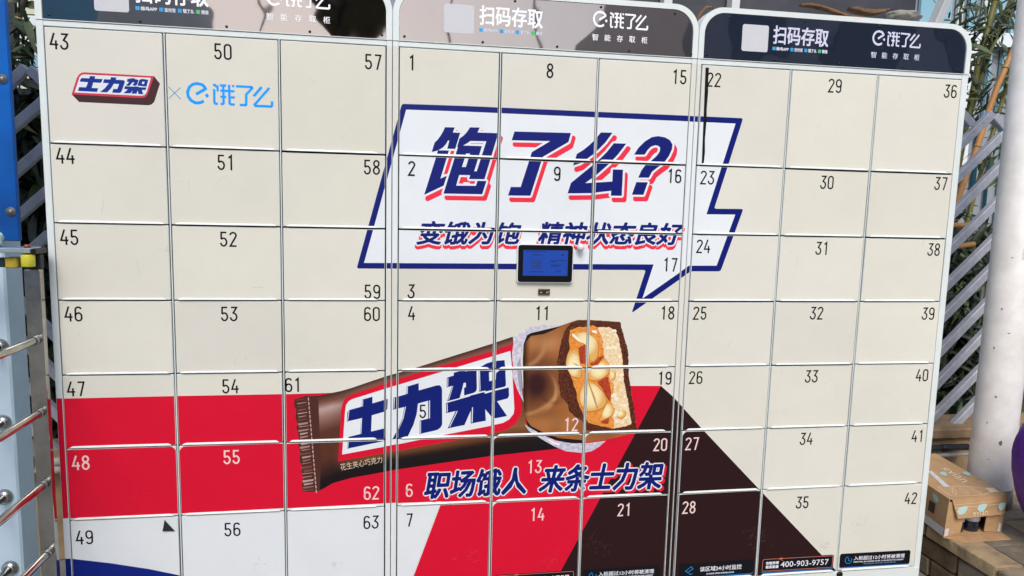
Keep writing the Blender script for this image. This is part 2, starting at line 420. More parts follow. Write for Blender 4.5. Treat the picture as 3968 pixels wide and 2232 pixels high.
# headline
S1, S2 = 4.529, 4.528
h1 = [zoom(1620, 480, S1, p) for p in (
    [(473, 58), (645, 62), (610, 152), (740, 157), (652, 440), (512, 436), (548, 295), (525, 292), (490, 355), (440, 410), (390, 445), (330, 472), (238, 496), (290, 328), (345, 275), (400, 200), (440, 130)],
    [(348, 463), (541, 467), (510, 575), (392, 960), (505, 910), (450, 1083), (105, 1247), (190, 980), (322, 560)],
    [(912, 60), (1083, 65), (1042, 152), (1408, 163), (1165, 972), (895, 968), (912, 900), (722, 897), (668, 1083), (1015, 1088), (1043, 1000), (1200, 1003), (1125, 1235), (445, 1223), (640, 600), (700, 400), (682, 408), (728, 255), (800, 205), (860, 140)])]
h2 = [zoom(1940, 480, S1, [(243, 133), (1234, 160), (1190, 318), (742, 578), (520, 1262), (130, 1257), (177, 1107), (350, 1108), (548, 495), (868, 303), (193, 288)])]
h3 = [zoom(2160, 480, S2, p) for p in (
    [(762, 150), (968, 155), (840, 330), (700, 470), (600, 555), (480, 640), (400, 690), (275, 732), (340, 528), (450, 460), (560, 372), (650, 285), (715, 210)],
    [(990, 340), (1207, 347), (1060, 540), (900, 705), (690, 890), (490, 1040), (960, 1012), (970, 800), (1150, 804), (1126, 1262), (933, 1260), (943, 1173), (670, 1205), (600, 1215), (178, 1220), (238, 1035), (600, 740), (760, 600), (870, 490)],
    [(1343, 540), (1420, 420), (1530, 310), (1650, 235), (1760, 215), (1880, 235), (1970, 285), (2015, 360), (2005, 450), (1950, 570), (1865, 685), (1760, 760), (1660, 840), (1603, 944), (1417, 944), (1470, 820), (1545, 720), (1640, 650), (1740, 560), (1790, 490), (1800, 420), (1770, 385), (1710, 375), (1640, 400), (1580, 460), (1530, 540)],
    [(1382, 1022), (1586, 1024), (1508, 1245), (1305, 1243)])]
for g in (h1, h2, h3):
    stamp(g, ORED, 8.0, (11, 18)); stamp(g, WHT, 8.2)
    for p in g: paint(p, BLUE)
for hole in ([(918, 300), (1197, 306), (1030, 832), (985, 832), (1120, 390), (793, 380), (870, 335)], [(843, 520), (912, 522), (838, 757), (770, 757)]):
    paint(zoom(1620, 480, S1, hole), WHT)
for rd in ([(748, 935), (862, 936), (858, 970), (880, 1005), (1000, 1012), (990, 1050), (915, 1048), (905, 1022), (800, 1022), (785, 1048), (715, 1046)], [(925, 338), (1148, 342), (1140, 353), (925, 347)]):
    paint(zoom(1620, 480, S1, rd), ORED)
# second line and lower slogan: heavy slanted lettering with white edge and red drop
def slogan(body, quad, e_white, e_red, shift, bold, red=ORED, n=8):
    tr = text_fit(body, quad)
    def put(rgb, dx, dy): emit_polys([[pl(x + dx, y + dy) for x, y in t] for t in tr], lin(rgb), panels_for(ALL))
    def ring(rgb, r, s):
        for k in range(n): put(rgb, s[0] + r * math.cos(2 * math.pi * (k + 0.5) / n), s[1] + r * math.sin(2 * math.pi * (k + 0.5) / n))
    ring(red, e_red, shift); ring(WHT, e_white, (0, 0)); ring(BLUE, bold, (0, 0)); put(BLUE, 0, 0)
slogan('变饿为饱', [(1614, 946), (2006, 946), (2026, 864), (1638, 858)], 8.5, 9, (-1, 13), 2.9)
slogan('精神状态良好', [(2083, 946), (2628, 948), (2655, 866), (2102, 861)], 8.5, 9, (-1, 13), 2.9)
# --- chocolate bar picture (flat print)
def interp(stops, v):
    v = max(stops[0][0], min(stops[-1][0], v))
    for (a, ca), (b, cb) in zip(stops, stops[1:]):
        if v <= b:
            t = (v - a) / (b - a) if b > a else 0; return lin(tuple(ca[i] + (cb[i] - ca[i]) * t for i in range(3)))
    return lin(stops[-1][1])
TOPL = [(1278, 1524), (1322, 1515), (1360, 1504), (1490, 1460), (1540, 1446), (1604, 1427), (1900, 1334), (1986, 1305)]
BOTL = [(1236, 1902), (1259, 1890), (1290, 1872), (1360, 1852), (1488, 1829), (1542, 1818), (1903, 1767), (2168, 1738)]
tp = [pl(*p) for p in TOPL]; bp_ = [pl(*p) for p in BOTL]
def ylin(tab, x):
    for (a, b), (c, e) in zip(tab, tab[1:]):
        if x <= c: return b + (e - b) * (x - a) / (c - a)
    return tab[-1][1]
WST = [(0, (70, 38, 32)), (0.05, (128, 88, 70)), (0.10, (112, 66, 50)), (0.5, (92, 48, 36)), (0.76, (140, 92, 52)), (0.84, (96, 56, 34)), (0.895, (26, 17, 18)), (1, (20, 13, 16))]
WST2 = [(0, (70, 38, 32)), (0.08, (120, 78, 62)), (0.15, (190, 160, 150)), (0.24, (150, 112, 100)), (0.4, (92, 50, 36)), (0.7, (88, 46, 33)), (0.85, (50, 28, 24)), (0.93, (24, 15, 17)), (1, (20, 13, 16))]
def wrapcol(x, z):
    t = ylin(tp, x); b = ylin(bp_, x); v = (t - z) / (t - b); k = max(0, min(1, (x - 0.80) / 0.10))
    a, c = interp(WST2, v), interp(WST, v); return tuple(a[i] * (1 - k) + c[i] * k for i in range(3))
paint([(1195, 1535), (1240, 1532)] + TOPL + [(2012, 1330), (2030, 1560), (2036, 1640), (2090, 1690)] + BOTL[::-1] + [(1228, 1790), (1216, 1640)], wrapcol, cell=0.006)
crimp = [(1141, 1547), (1189, 1532), (1197, 1535), (1216, 1537), (1234, 1548), (1238, 1660), (1243, 1800), (1240, 1902), (1208, 1906), (1175, 1906)] + [(x + (3 if i % 2 else -3), y) for i, (x, y) in enumerate([(1172, 1880), (1172, 1855), (1171, 1829), (1167, 1807), (1163, 1785), (1161, 1755), (1159, 1728), (1155, 1692), (1152, 1658), (1150, 1640), (1148, 1620), (1145, 1590), (1143, 1570)])]
paint(crimp, (82, 42, 36))
for i, y in enumerate(range(1545, 1900, 13)):
    xl = 1146 + (y - 1545) * 0.085 + random.uniform(-2, 6); xr = 1189 + (y - 1545) * 0.092 + random.uniform(-8, 0); h = random.choice((2.5, 4, 7, 9))
    paint([(xl, y + 4), (xr, y - 1), (xr - 2, y - 1 + h * 0.7), (xl + 3, y + 4 + h)], random.choice(((168, 132, 122), (140, 98, 88), (186, 154, 146), (120, 76, 66))))
for i, y in enumerate(range(1540, 1900, 17)):
    x = 1193 + (y - 1540) * 0.085; paint([(x, y), (x + 4, y), (x + 5, y + 12), (x + 1, y + 12)], (196, 170, 160))
# red frame and white name plate
paint([(1310, 1788), (1316, 1690), (1321, 1596), (1326, 1569), (1334, 1548), (1348, 1536), (1370, 1526), (1492, 1486), (1681, 1425), (1909, 1360), (1988, 1331), (2000, 1480), (2021, 1547), (2023, 1597), (1999, 1642), (1966, 1665), (1920, 1678), (1542, 1746)], RED)
paint([(1326, 1761), (1330, 1697), (1337, 1596), (1341, 1569), (1352, 1554), (1364, 1547), (1492, 1507), (1763, 1425), (1909, 1381), (1978, 1360), (1984, 1423), (1993, 1583), (1990, 1604), (1974, 1625), (1949, 1639), (1918, 1646), (1541, 1721)], WHT)
S6, S7 = 4.831, 4.262
DB = (8, 28, 112)
paint(zoom(1300, 1480, S6, [(500, 330), (693, 275), (690, 402), (978, 318), (972, 500), (940, 550), (680, 625), (667, 928), (930, 866), (925, 1103), (220, 1248), (235, 1030), (463, 975), (480, 680), (213, 740), (222, 570), (260, 525), (490, 460)]), DB)
paint(zoom(1300, 1480, S6, [(1330, 90), (1557, 22), (1560, 158), (1890, 65), (1950, 60), (1985, 100), (1995, 150), (1998, 790), (1970, 850), (1920, 890), (1860, 910), (1573, 975), (1578, 725), (1735, 685), (1735, 352), (1545, 405), (1520, 600), (1460, 800), (1355, 1020), (1170, 1060), (1063, 1080), (1180, 860), (1250, 680), (1290, 470), (1073, 524), (1085, 298), (1325, 230)]), DB)
for p in ([(420, 358), (605, 305), (610, 340), (760, 295), (795, 320), (800, 610), (790, 660), (750, 690), (590, 735), (588, 610), (620, 595), (618, 520), (580, 530), (560, 620), (515, 778), (310, 830), (390, 575), (303, 604), (305, 440), (418, 405)],
          [(830, 310), (870, 260), (960, 205), (1060, 175), (1120, 165), (1258, 152), (1270, 270), (1282, 560), (1265, 590), (1110, 628), (945, 668), (940, 652), (838, 672)],
          [(290, 860), (690, 745), (690, 735), (925, 675), (930, 705), (1050, 670), (1328, 603), (1333, 740), (1310, 785), (1135, 832), (1300, 1075), (1105, 1115), (1040, 1085), (938, 960), (948, 1150), (698, 1197), (700, 985), (595, 1222), (318, 1278), (450, 990), (293, 1027)]):
    paint(zoom(1660, 1360, S7, p), DB)
paint(zoom(1660, 1360, S7, [(1000, 350), (1118, 318), (1112, 470), (1005, 498)]), WHT)
for p in ([(245, 545), (258, 540), (233, 725), (222, 727)], [(483, 680), (497, 675), (483, 970), (470, 975)], [(505, 340), (518, 337), (512, 458), (500, 460)], [(240, 1040), (252, 1037), (237, 1235), (226, 1238)],
          [(1755, 345), (1768, 342), (1768, 682), (1752, 685)], [(1335, 97), (1352, 93), (1350, 220), (1335, 223)], [(1095, 305), (1110, 302), (1100, 505), (1087, 508)], [(1588, 735), (1600, 732), (1598, 960), (1585, 962)],
          [(1305, 465), (1320, 460), (1270, 690), (1190, 880), (1175, 910), (1255, 690)]):
    paint(zoom(1300, 1480, S6, p), WHT)
for p in ([(316, 450), (328, 447), (325, 590), (315, 592)], [(835, 320), (850, 318), (858, 650), (848, 654)], [(303, 868), (315, 865), (318, 1008), (306, 1012)], [(720, 930), (735, 925), (728, 1175), (712, 1180)], [(470, 990), (485, 988), (358, 1250), (344, 1253)], [(398, 578), (408, 576), (340, 808), (328, 812)]):
    paint(zoom(1660, 1360, S7, p), WHT)
tr = text_fit('花生夹心巧克力', [(1322, 1824), (1482, 1792), (1480, 1767), (1317, 1797)])
emit_polys([[pl(*q) for q in t] for t in tr], lin((222, 202, 178)), panels_for(ALL))
# bitten end
choc = [(2030, 1312), (2042, 1303), (2110, 1284), (2173, 1262), (2214, 1247), (2235, 1241), (2274, 1239), (2338, 1243), (2402, 1247), (2407, 1266), (2433, 1357), (2436, 1452), (2446, 1514), (2469, 1667), (2462, 1677), (2409, 1690), (2338, 1706), (2255, 1715), (2193, 1709), (2144, 1694), (2090, 1678), (2048, 1642), (2032, 1609), (2028, 1514), (2026, 1390)]
cdark = pl(2080, 1490); cl2 = pl(2120, 1330); cl3 = pl(2150, 1640)
SWIRL = [(pl(2060, 1515), 0.085, 0.006, -0.25, lin((206, 150, 98)), 0.8), (pl(2020, 1330), 0.080, 0.008, -0.7, lin((204, 148, 98)), 0.6), (pl(2150, 1500), 0.055, 0.007, -1.9, lin((84, 38, 28)), 0.7), (pl(2020, 1440), 0.150, 0.007, -1.1, lin((200, 142, 88)), 0.7)]
def choccol(x, z):
    b = np.array(lin((158, 96, 50)))
    def g(c, sx, sz): return math.exp(-(((x - c[0]) / sx) ** 2 + ((z - c[1]) / sz) ** 2))
    b = b + (np.array(lin((58, 26, 26))) - b) * min(1, 1.1 * g(cdark, 0.070, 0.085))
    b = b + (np.array(lin((190, 132, 84))) - b) * 0.75 * g(cl2, 0.07, 0.028) + (np.array(lin((176, 118, 66))) - b) * 0.6 * g(cl3, 0.09, 0.03)
    for c_, rr_, wd_, a0_, col_, kk_ in SWIRL:
        dd = math.hypot(x - c_[0], z - c_[1]); an = math.atan2(z - c_[1], x - c_[0]); q_ = kk_ * math.exp(-((dd - rr_) / wd_) ** 2) * max(0.0, math.cos(an - a0_)) ** 4
        b = b + (np.array(col_) - b) * q_
    e = pl(2030, 1500)[0]; k = max(0, min(1, (x - e) / 0.018)); b = b * (0.12 + 0.88 * k)
    n = math.sin(x * 46 + z * 30 + 1.6 * math.sin(z * 38 - x * 20)); b = b * (1 + 0.10 * n)
    return tuple(b)
paint(choc, choccol, cell=0.0035)
Z2 = 2.586
def jag(poly, amp, step=9):
    out = []
    for i in range(len(poly)):
        a, b = poly[i], poly[(i + 1) % len(poly)]; L = math.hypot(b[0] - a[0], b[1] - a[1]); k = max(1, int(L / step))
        for j in range(k):
            u = j / k; out.append((a[0] + (b[0] - a[0]) * u + random.uniform(-amp, amp), a[1] + (b[1] - a[1]) * u + random.uniform(-amp, amp)))
    return out
rim = [(2235, 1242), (2274, 1240), (2338, 1244), (2402, 1248), (2407, 1266), (2433, 1357), (2436, 1452), (2446, 1514), (2469, 1667), (2380, 1671), (2318, 1673), (2274, 1667), (2260, 1634), (2243, 1622), (2208, 1597), (2197, 1560), (2175, 1539), (2166, 1506), (2164, 1440), (2156, 1406), (2166, 1365), (2175, 1320), (2191, 1278), (2210, 1252)]
rng = np.random.RandomState(3)
def speckle(cols):
    cl = [lin(c) for c in cols]; return lambda x, z: cl[rng.randint(len(cl))]
paint(jag(rim, 2.2), speckle([(84, 36, 22), (62, 26, 18), (106, 52, 30), (46, 20, 14), (126, 70, 40), (74, 32, 20)]), cell=0.0042)
Z3 = 3.15
fill = [(215, 190), (300, 150), (430, 145), (500, 130), (560, 155), (690, 150), (770, 190), (810, 300), (850, 480), (865, 640), (870, 780), (890, 900), (915, 1000), (940, 1180), (965, 1330), (900, 1360), (750, 1390), (640, 1370), (520, 1340), (440, 1320), (380, 1220), (310, 1060), (300, 960), (260, 860), (230, 740), (180, 650), (165, 590), (190, 470), (215, 420), (205, 330)]
paint(jag(zoom(2140, 1220, Z3, fill), 1.5), speckle([(232, 146, 56), (226, 132, 46), (238, 160, 72), (220, 120, 40), (240, 172, 88)]), cell=0.007)
paint(jag(zoom(2140, 1220, Z3, [(560, 155), (690, 150), (770, 190), (810, 300), (850, 480), (865, 640), (870, 780), (890, 900), (915, 1000), (940, 1180), (965, 1330), (900, 1360), (750, 1390), (760, 1290), (730, 1240), (770, 1150), (720, 1070), (740, 980), (760, 880), (700, 760), (700, 610), (640, 520), (620, 330)]), 2.5), speckle([(246, 222, 182), (238, 208, 164), (250, 232, 198), (242, 214, 166), (228, 192, 146)]), cell=0.0065)
for _ in range(70):
    u_ = random.uniform(0, 1); yy_ = 180 + u_ * 1150; xx_ = 640 + u_ * 130 + random.uniform(0, 150); rr_ = random.uniform(14, 34)
    paint(zoom(2140, 1220, Z3, [(xx_ + rr_ * math.cos(k * 0.9) * random.uniform(.7, 1.1), yy_ + rr_ * math.sin(k * 0.9) * random.uniform(.6, 1)) for k in range(7)]), random.choice(((250, 236, 204), (244, 216, 164), (236, 204, 152), (240, 200, 130), (252, 240, 214))))
for p in ([(320, 400), (400, 360), (410, 590), (340, 600)], [(460, 600), (550, 520), (640, 500), (560, 600), (490, 625)], [(540, 820), (680, 750), (720, 950), (700, 1060), (660, 1000), (600, 880)], [(600, 1300), (700, 1260), (680, 1330), (590, 1325)]):
    paint(jag(zoom(2140, 1220, Z3, p), 1.0), speckle([(176, 60, 36), (150, 44, 34), (196, 84, 40)]), cell=0.006)
for p in ([(225, 230), (300, 215), (420, 215), (460, 245), (540, 300), (565, 400), (545, 530), (490, 575), (460, 540), (440, 430), (400, 350), (330, 330), (260, 280)],
          [(190, 450), (310, 420), (330, 560), (345, 620), (360, 690), (340, 770), (280, 760), (230, 740), (180, 650), (165, 590)],
          [(570, 600), (640, 530), (700, 610), (690, 720), (600, 780), (520, 800), (445, 790), (445, 680), (560, 620)],
          [(400, 820), (440, 810), (530, 850), (620, 950), (665, 1030), (640, 1110), (560, 1160), (440, 1180), (400, 1160), (330, 1060), (340, 930)],
          [(700, 1070), (760, 1150), (740, 1220), (640, 1270), (580, 1300), (620, 1190), (660, 1090)],
          [(730, 700), (775, 690), (770, 760), (730, 810), (710, 760)], [(800, 1170), (900, 1160), (890, 1240), (820, 1270), (780, 1230)]):
    q = zoom(2140, 1220, Z3, p); cx = sum(a[0] for a in q) / len(q); cy = sum(a[1] for a in q) / len(q); q = round_poly(q, 30, 4)
    ex = (max(a[0] for a in q) - min(a[0] for a in q)) / 2400; ez = (max(a[1] for a in q) - min(a[1] for a in q)) / 2400; c0 = pl(cx - 4, cy - 4)
    def nutcol(x, z, c0=c0, ex=ex, ez=ez):
        t = min(1.0, ((x - c0[0]) / ex) ** 2 + ((z - c0[1]) / ez) ** 2) ** 1.5 * 0.9; A, B = lin((250, 234, 182)), lin((224, 168, 78)); j = rng.uniform(0.95, 1.04)
        return tuple((A[i] * (1 - t) + B[i] * t) * j for i in range(3))
    paint([(cx + (a - cx) * 1.05 + 1, cy + (b - cy) * 1.05 + 2) for a, b in q], (208, 122, 44)); paint(q, nutcol, cell=0.004)
for p, c in (([(240, 230), (270, 240), (350, 320), (330, 330), (250, 260)], (252, 246, 226)), ([(480, 190), (540, 190), (550, 230), (490, 215)], (252, 244, 220)),
             ([(440, 830), (450, 825), (520, 1000), (560, 1150), (545, 1150), (500, 1020)], (196, 150, 84)), ([(230, 580), (300, 620), (340, 630), (290, 600)], (190, 130, 70))):
    paint(zoom(2140, 1220, Z3, p), c)
# torn silver wrapper
paint(zoom(1980, 1220, Z2, [(165, 190), (430, 128), (515, 108), (430, 150), (330, 192), (200, 212), (125, 300), (104, 400), (95, 420), (110, 280)]), (30, 21, 22))
tear = [(20, 222), (140, 150), (185, 122), (320, 100), (490, 105), (430, 125), (215, 172), (160, 205), (125, 300), (102, 420), (97, 520), (115, 800), (128, 880), (62, 745), (15, 610), (22, 520), (10, 400), (25, 290)]
paint(zoom(1980, 1220, Z2, tear), speckle([(212, 208, 216), (198, 194, 206), (224, 220, 226), (184, 180, 196)]), cell=0.012)
paint(zoom(1980, 1220, Z2, [(60, 500), (95, 420), (97, 520), (112, 790), (90, 760), (70, 640)]), (160, 156, 176))
paint(zoom(1980, 1220, Z2, [(138, 1030), (200, 1115), (330, 1180), (480, 1235), (724, 1256), (724, 1290), (550, 1286), (430, 1248), (300, 1198), (172, 1120)]), (24, 16, 18))
paint(zoom(1800, 1632, 2.415, [(562, 30), (600, 55), (700, 112), (850, 182), (1000, 207), (1150, 207), (1322, 185), (1260, 240), (1190, 282), (1100, 298), (950, 282), (850, 240), (740, 180), (600, 90)]), speckle([(206, 202, 212), (190, 186, 202), (222, 218, 226), (176, 172, 192)]), cell=0.014)
paint(zoom(1800, 1632, 2.415, [(760, 160), (850, 200), (900, 210), (880, 225), (820, 205)]), (242, 240, 244))
# lower slogan
slogan('职场饿人', [(1642, 1932), (2036, 1912), (2044, 1812), (1660, 1830)], 8.0, 8, (8, 8), 3.4, (226, 26, 58))
slogan('来条士力架', [(2086, 1908), (2556, 1892), (2574, 1790), (2112, 1806)], 8.0, 8, (8, 8), 3.4, (226, 26, 58))
# small brand plate on door 43
Z6 = 6.44
def lp(pts, c): paint(zoom(260, 260, Z6, pts), c)
lp([(112, 680), (300, 872), (2030, 955), (2110, 935), (2180, 870), (2322, 415), (2175, 228), (1000, 400)], (70, 42, 44))
lp([(112, 680), (240, 270), (290, 190), (350, 145), (420, 128), (2175, 228), (2010, 690), (1960, 750), (1880, 772), (1700, 768)], (206, 60, 78))
lp([(185, 632), (310, 250), (350, 205), (420, 182), (2097, 270), (1985, 640), (1940, 695), (1870, 718)], (224, 228, 230))
for p in ([(570, 222), (706, 228), (690, 290), (887, 298), (860, 375), (830, 392), (655, 385), (615, 518), (777, 528), (745, 622), (268, 595), (300, 498), (472, 505), (522, 378), (312, 362), (340, 290), (370, 272), (555, 280)],
          [(1095, 250), (1235, 262), (1220, 315), (1410, 328), (1443, 350), (1440, 390), (1370, 590), (1340, 635), (1300, 648), (1125, 640), (1155, 545), (1255, 548), (1300, 425), (1170, 415), (1100, 530), (1000, 632), (826, 622), (940, 530), (1045, 405), (895, 392), (925, 302), (1080, 310)],
          [(1510, 298), (1590, 290), (1600, 278), (1700, 283), (1695, 305), (1765, 312), (1785, 335), (1750, 440), (1720, 468), (1630, 462), (1680, 385), (1640, 380), (1560, 470), (1465, 468), (1550, 372), (1492, 362)],
          [(1800, 330), (1840, 302), (1900, 298), (2030, 320), (1985, 490), (1760, 465)],
          [(1445, 480), (1670, 490), (1700, 482), (1790, 490), (1800, 503), (1985, 510), (1965, 570), (1870, 572), (1905, 682), (1785, 672), (1765, 590), (1735, 668), (1607, 662), (1645, 580), (1580, 658), (1405, 652), (1520, 558), (1425, 548)]):
    lp(p, (18, 48, 140))
lp([(1885, 365), (1940, 368), (1920, 425), (1865, 420)], (224, 228, 230))
# "e" logo strokes (shared by door 50 and the headers), in its own drawing units
LOGO = [([(700, 385), (915, 262)], 70), ([(925, 285), (905, 230), (840, 165), (720, 138), (620, 160), (548, 228), (511, 330), (526, 430), (588, 522), (680, 575), (760, 580), (820, 566), (880, 534)], 70),
        ([(1080, 170), (1130, 172), (1150, 203), (1188, 206), (1194, 322)], 54), ([(1112, 262), (1118, 575), (1140, 597), (1198, 600)], 56),
        ([(1240, 180), (1382, 187)], 58), ([(1318, 200), (1327, 588), (1308, 604), (1255, 600)], 56), ([(1248, 298), (1574, 318)], 54), ([(1250, 438), (1387, 444)], 54),
        ([(1450, 165), (1462, 588), (1492, 613), (1580, 618)], 56), ([(1490, 452), (1578, 457)], 54), ([(1540, 170), (1545, 222)], 54),
        ([(1608, 200), (1960, 219), (1975, 240), (1838, 388), (1838, 610), (1825, 628), (1692, 624)], 56), ([(2190, 216), (2005, 428)], 62), ([(2362, 236), (2030, 618), (2048, 645), (2405, 660), (2424, 640), (2424, 540)], 58)]
LDOT = [(900, 400), (955, 362), (992, 405), (985, 445), (945, 465)]
def logo(mapf, rgb, panels, extra=None):
    for pts, wd in (extra or []) + LOGO:
        emit_polys([[mapf(*p) for p in q] for q in stroke(pts, wd)], lin(rgb), panels)
    emit_polys([[mapf(*p) for p in LDOT]], lin(rgb), panels)
m50 = lambda a, b: pl(640 + a / 5.8545, 300 + b / 5.8545)
logo(m50, (0, 158, 250), panels_for(ALL))
for q in ([(75, 215), (358, 495)], [(350, 230), (85, 480)]):
    emit_polys([[m50(*p) for p in s] for s in stroke(q, 16)], lin((62, 142, 208)), panels_for(ALL))
# scuffs on the lower doors
for cx, cy, n_, sp, c in ((2330, 2120, 26, 70, (74, 48, 48)), (2920, 2090, 26, 70, (84, 58, 56)), (2130, 2170, 14, 55, (222, 60, 82)), (1810, 2150, 16, 60, (222, 60, 82)), (530, 1915, 10, 50, (222, 52, 76)),
                          (3330, 2030, 10, 40, (196, 190, 178)), (1300, 2195, 10, 36, (190, 196, 198)), (1010, 2190, 8, 30, (190, 196, 198)), (640, 970, 7, 26, (196, 196, 186)), (3190, 2120, 8, 30, (200, 192, 180))):
    for _ in range(n_):
        x = cx + random.gauss(0, sp * 0.5); y = cy + random.gauss(0, sp * 0.3); a = random.gauss(-0.5, 0.5); L = random.uniform(4, 20)
        pts = [(x, y), (x + L * 0.5 * math.cos(a) + random.uniform(-2, 2), y + L * 0.5 * math.sin(a)), (x + L * math.cos(a), y + L * math.sin(a))]
        emit_polys([[pl(*p) for p in q] for q in stroke(pts, random.uniform(0.8, 2.4))], lin(c), panels_for(ALL))
for _ in range(46):
    P = random.choice([p for p in panels_for(('door',)) if p.num in (44, 45, 46, 51, 52, 53, 57, 60, 25, 29, 30, 31, 32, 33, 36, 37, 38, 39, 40, 41, 42)]); r = P.r; u0, v0 = random.uniform(r[0] + .02, r[1] - .03), random.uniform(r[2] + .02, r[3] - .02)
    a = random.uniform(0, 3.14); L = random.uniform(0.008, 0.05); q = [(u0, v0), (u0 + L * .5 * math.cos(a), v0 + L * .5 * math.sin(a) + random.uniform(-.004, .004)), (u0 + L * math.cos(a), v0 + L * math.sin(a))]
    emit_polys(stroke(q, random.uniform(0.0008, 0.0022)), lin(random.choice(((208, 203, 190), (212, 208, 198), (202, 198, 188)))), [P])
for num, side in ((55, 'l'), (48, 'r'), (20, 'l'), (14, 'l'), (13, 'l'), (54, 'l'), (47, 'r'), (6, 'l'), (27, 'l'), (40, 'l'), (12, 'l'), (19, 'l')):
    P = doors[num][1]; r = P.r; k = random.uniform(0.008, 0.015); x_, s_ = (r[0], 1) if side == 'l' else (r[1], -1)
    emit_polys([[(x_, r[3]), (x_ + s_ * k, r[3]), (x_ + s_ * k * 0.35, r[3] - k * 0.5), (x_, r[3] - k * 1.1)]], lin((216, 222, 220)), [P])
# peeled film: black strip on door 22, lifted corner on door 49
paint([(2733, 262), (2747, 262), (2744, 300), (2743, 360), (2738, 420), (2737, 470), (2731, 540), (2731, 590), (2726, 640), (2718, 640)], (16, 16, 20))
paint([(638, 2010), (692, 2002), (692, 2062), (680, 2058)], (222, 226, 224))
paint([(572, 2003), (600, 1999), (640, 2000), (655, 2004), (620, 2006), (580, 2008)], (40, 44, 48))
# stickers along the bottom row
def sticker(x0, x1, z0, z1, kind):
    P = panels_for(('door',)); r = 0.009
    def rr(a, b, c, d, rad): return round_poly([(a, c), (b, c), (b, d), (a, d)], rad, 4)
    emit_polys([rr(x0, x1, z0, z1, r)], lin((18, 110, 178)), P); emit_polys([rr(x0, x1, z0 + 0.004, z1, r)], lin((12, 14, 22)), P)
    def tx(body, a, b, c, d, col=(235, 235, 240), bold=0.012):
        X = lambda u: x0 + (x1 - x0) * u; Z = lambda v: z0 + (z1 - z0) * v
        bold_text(body, [(X(a), Z(c)), (X(b), Z(c)), (X(b), Z(d)), (X(a), Z(d))], bold * 0.02, lin(col), P)
    def ln(pts, wd, col):
        emit_polys(stroke([(x0 + (x1 - x0) * u, z0 + (z1 - z0) * v) for u, v in pts], wd), lin(col), P)
    if kind == 'phone':
        q = rr(x0 + 0.004, x1 - 0.004, z0 + 0.008, z1 - 0.004, 0.007); q.append(q[0]); emit_polys(stroke(q, 0.0016), lin((226, 128, 104)), P)
        tx('存取异常', 0.06, 0.235, 0.56, 0.76, bold=0.02); tx('联系客服', 0.06, 0.235, 0.30, 0.50, bold=0.02); tx('400-903-9757', 0.265, 0.93, 0.34, 0.72, bold=0.008)
        ln([(0.235, 0.86), (0.255, 0.98), (0.285, 0.95), (0.26, 0.86), (0.29, 0.80)], 0.0016, (226, 128, 104))
    elif kind == 'clock':
        ln([(0.125 + 0.046 * math.cos(a), 0.54 + 0.24 * math.sin(a)) for a in [math.pi * 0.55 + k * 0.42 for k in range(13)]], 0.0022, (40, 150, 220))
        ln([(0.125, 0.70), (0.125, 0.50), (0.15, 0.50)], 0.002, (40, 150, 220))
        tx('入柜超过12小时将被清理', 0.20, 0.92, 0.50, 0.78); tx('ITEMS WILL BE CLEARED AFTER 12 HOURS IN THE CABINET', 0.20, 0.91, 0.34, 0.42, (200, 205, 214), 0.02); tx('VALUABLES ARE NOT ALLOWED IN', 0.34, 0.80, 0.20, 0.26, (120, 130, 150), 0.02)
    else:
        ln([(0.085, 0.50), (0.16, 0.78), (0.185, 0.62), (0.115, 0.40), (0.085, 0.50)], 0.0018, (40, 160, 230)); ln([(0.13, 0.36), (0.15, 0.26), (0.18, 0.30)], 0.0018, (40, 160, 230))
        tx('该区域24小时监控', 0.28, 0.84, 0.40, 0.72); tx('24 HOUR VIDEO SURVEILLANCE', 0.37, 0.74, 0.18, 0.27, (200, 205, 214), 0.02)
for k, (a, b) in enumerate(((1.018, 1.305), (1.345, 1.630), (1.660, 1.946), (2.018, 2.308), (2.341, 2.630), (2.657, 2.951))):
    sticker(a, b, 0.1585, 0.2165, ('camera', 'phone', 'clock')[k % 3])
# header lettering (white on acrylic)
for ci in range(3):
    P = panels_for(('head%d' % ci,)); ox = XC[ci * 4]; W1 = (214, 214, 234) if ci == 2 else (252, 252, 252)
    emit_polys([round_poly([(ox + 0.137, 2.022), (ox + 0.231, 2.022), (ox + 0.231, 2.1085), (ox + 0.137, 2.1085)], 0.008, 4)], lin((206, 206, 208)), P)
    def tx(body, a, b, c, d, col, bold=0.0):
        bold_text(body, [(ox + a, c), (ox + b, c), (ox + b, d), (ox + a, d)], bold * 0.05, lin(col), P)
    tx('扫码存取', 0.249, 0.450, 2.052, 2.110, W1, 0.022)
    for i, (a, b, s, c) in enumerate(((0.263, 0.307, '蜂鸟APP', (60, 170, 225)), (0.328, 0.358, '支付宝', (60, 160, 220)), (0.379, 0.409, '饿了么', (60, 160, 225)), (0.430, 0.450, '微信', (90, 190, 120)))):
        emit_polys([[(ox + a - 0.0145, 2.0305), (ox + a - 0.0035, 2.0305), (ox + a - 0.0035, 2.0415), (ox + a - 0.0145, 2.0415)]], lin(c), P)
        tx(s, a, b, 2.0305, 2.0415, (206, 208, 220), 0.012)
    mh = lambda a, b, o=ox: (o + 0.614 + (a - 475) * 0.187 / 1980, 2.1195 - (b - 103) * 0.187 / 1980 * 1.02 - (a - 475) * 0.0045 / 1980)
    mh2 = lambda a, b, o=ox: (o + 0.614 + (a - 475) * 0.187 / 1980, 2.1175 - (b - 103 - (a - 475) * 0.042) * 0.187 / 1980 * 1.06)
    logo(mh2, W1, P)
    for i, s in enumerate('智能存取柜'): tx(s, 0.614 + i * 0.0415, 0.634 + i * 0.0415, 2.026, 2.046, W1, 0.004)
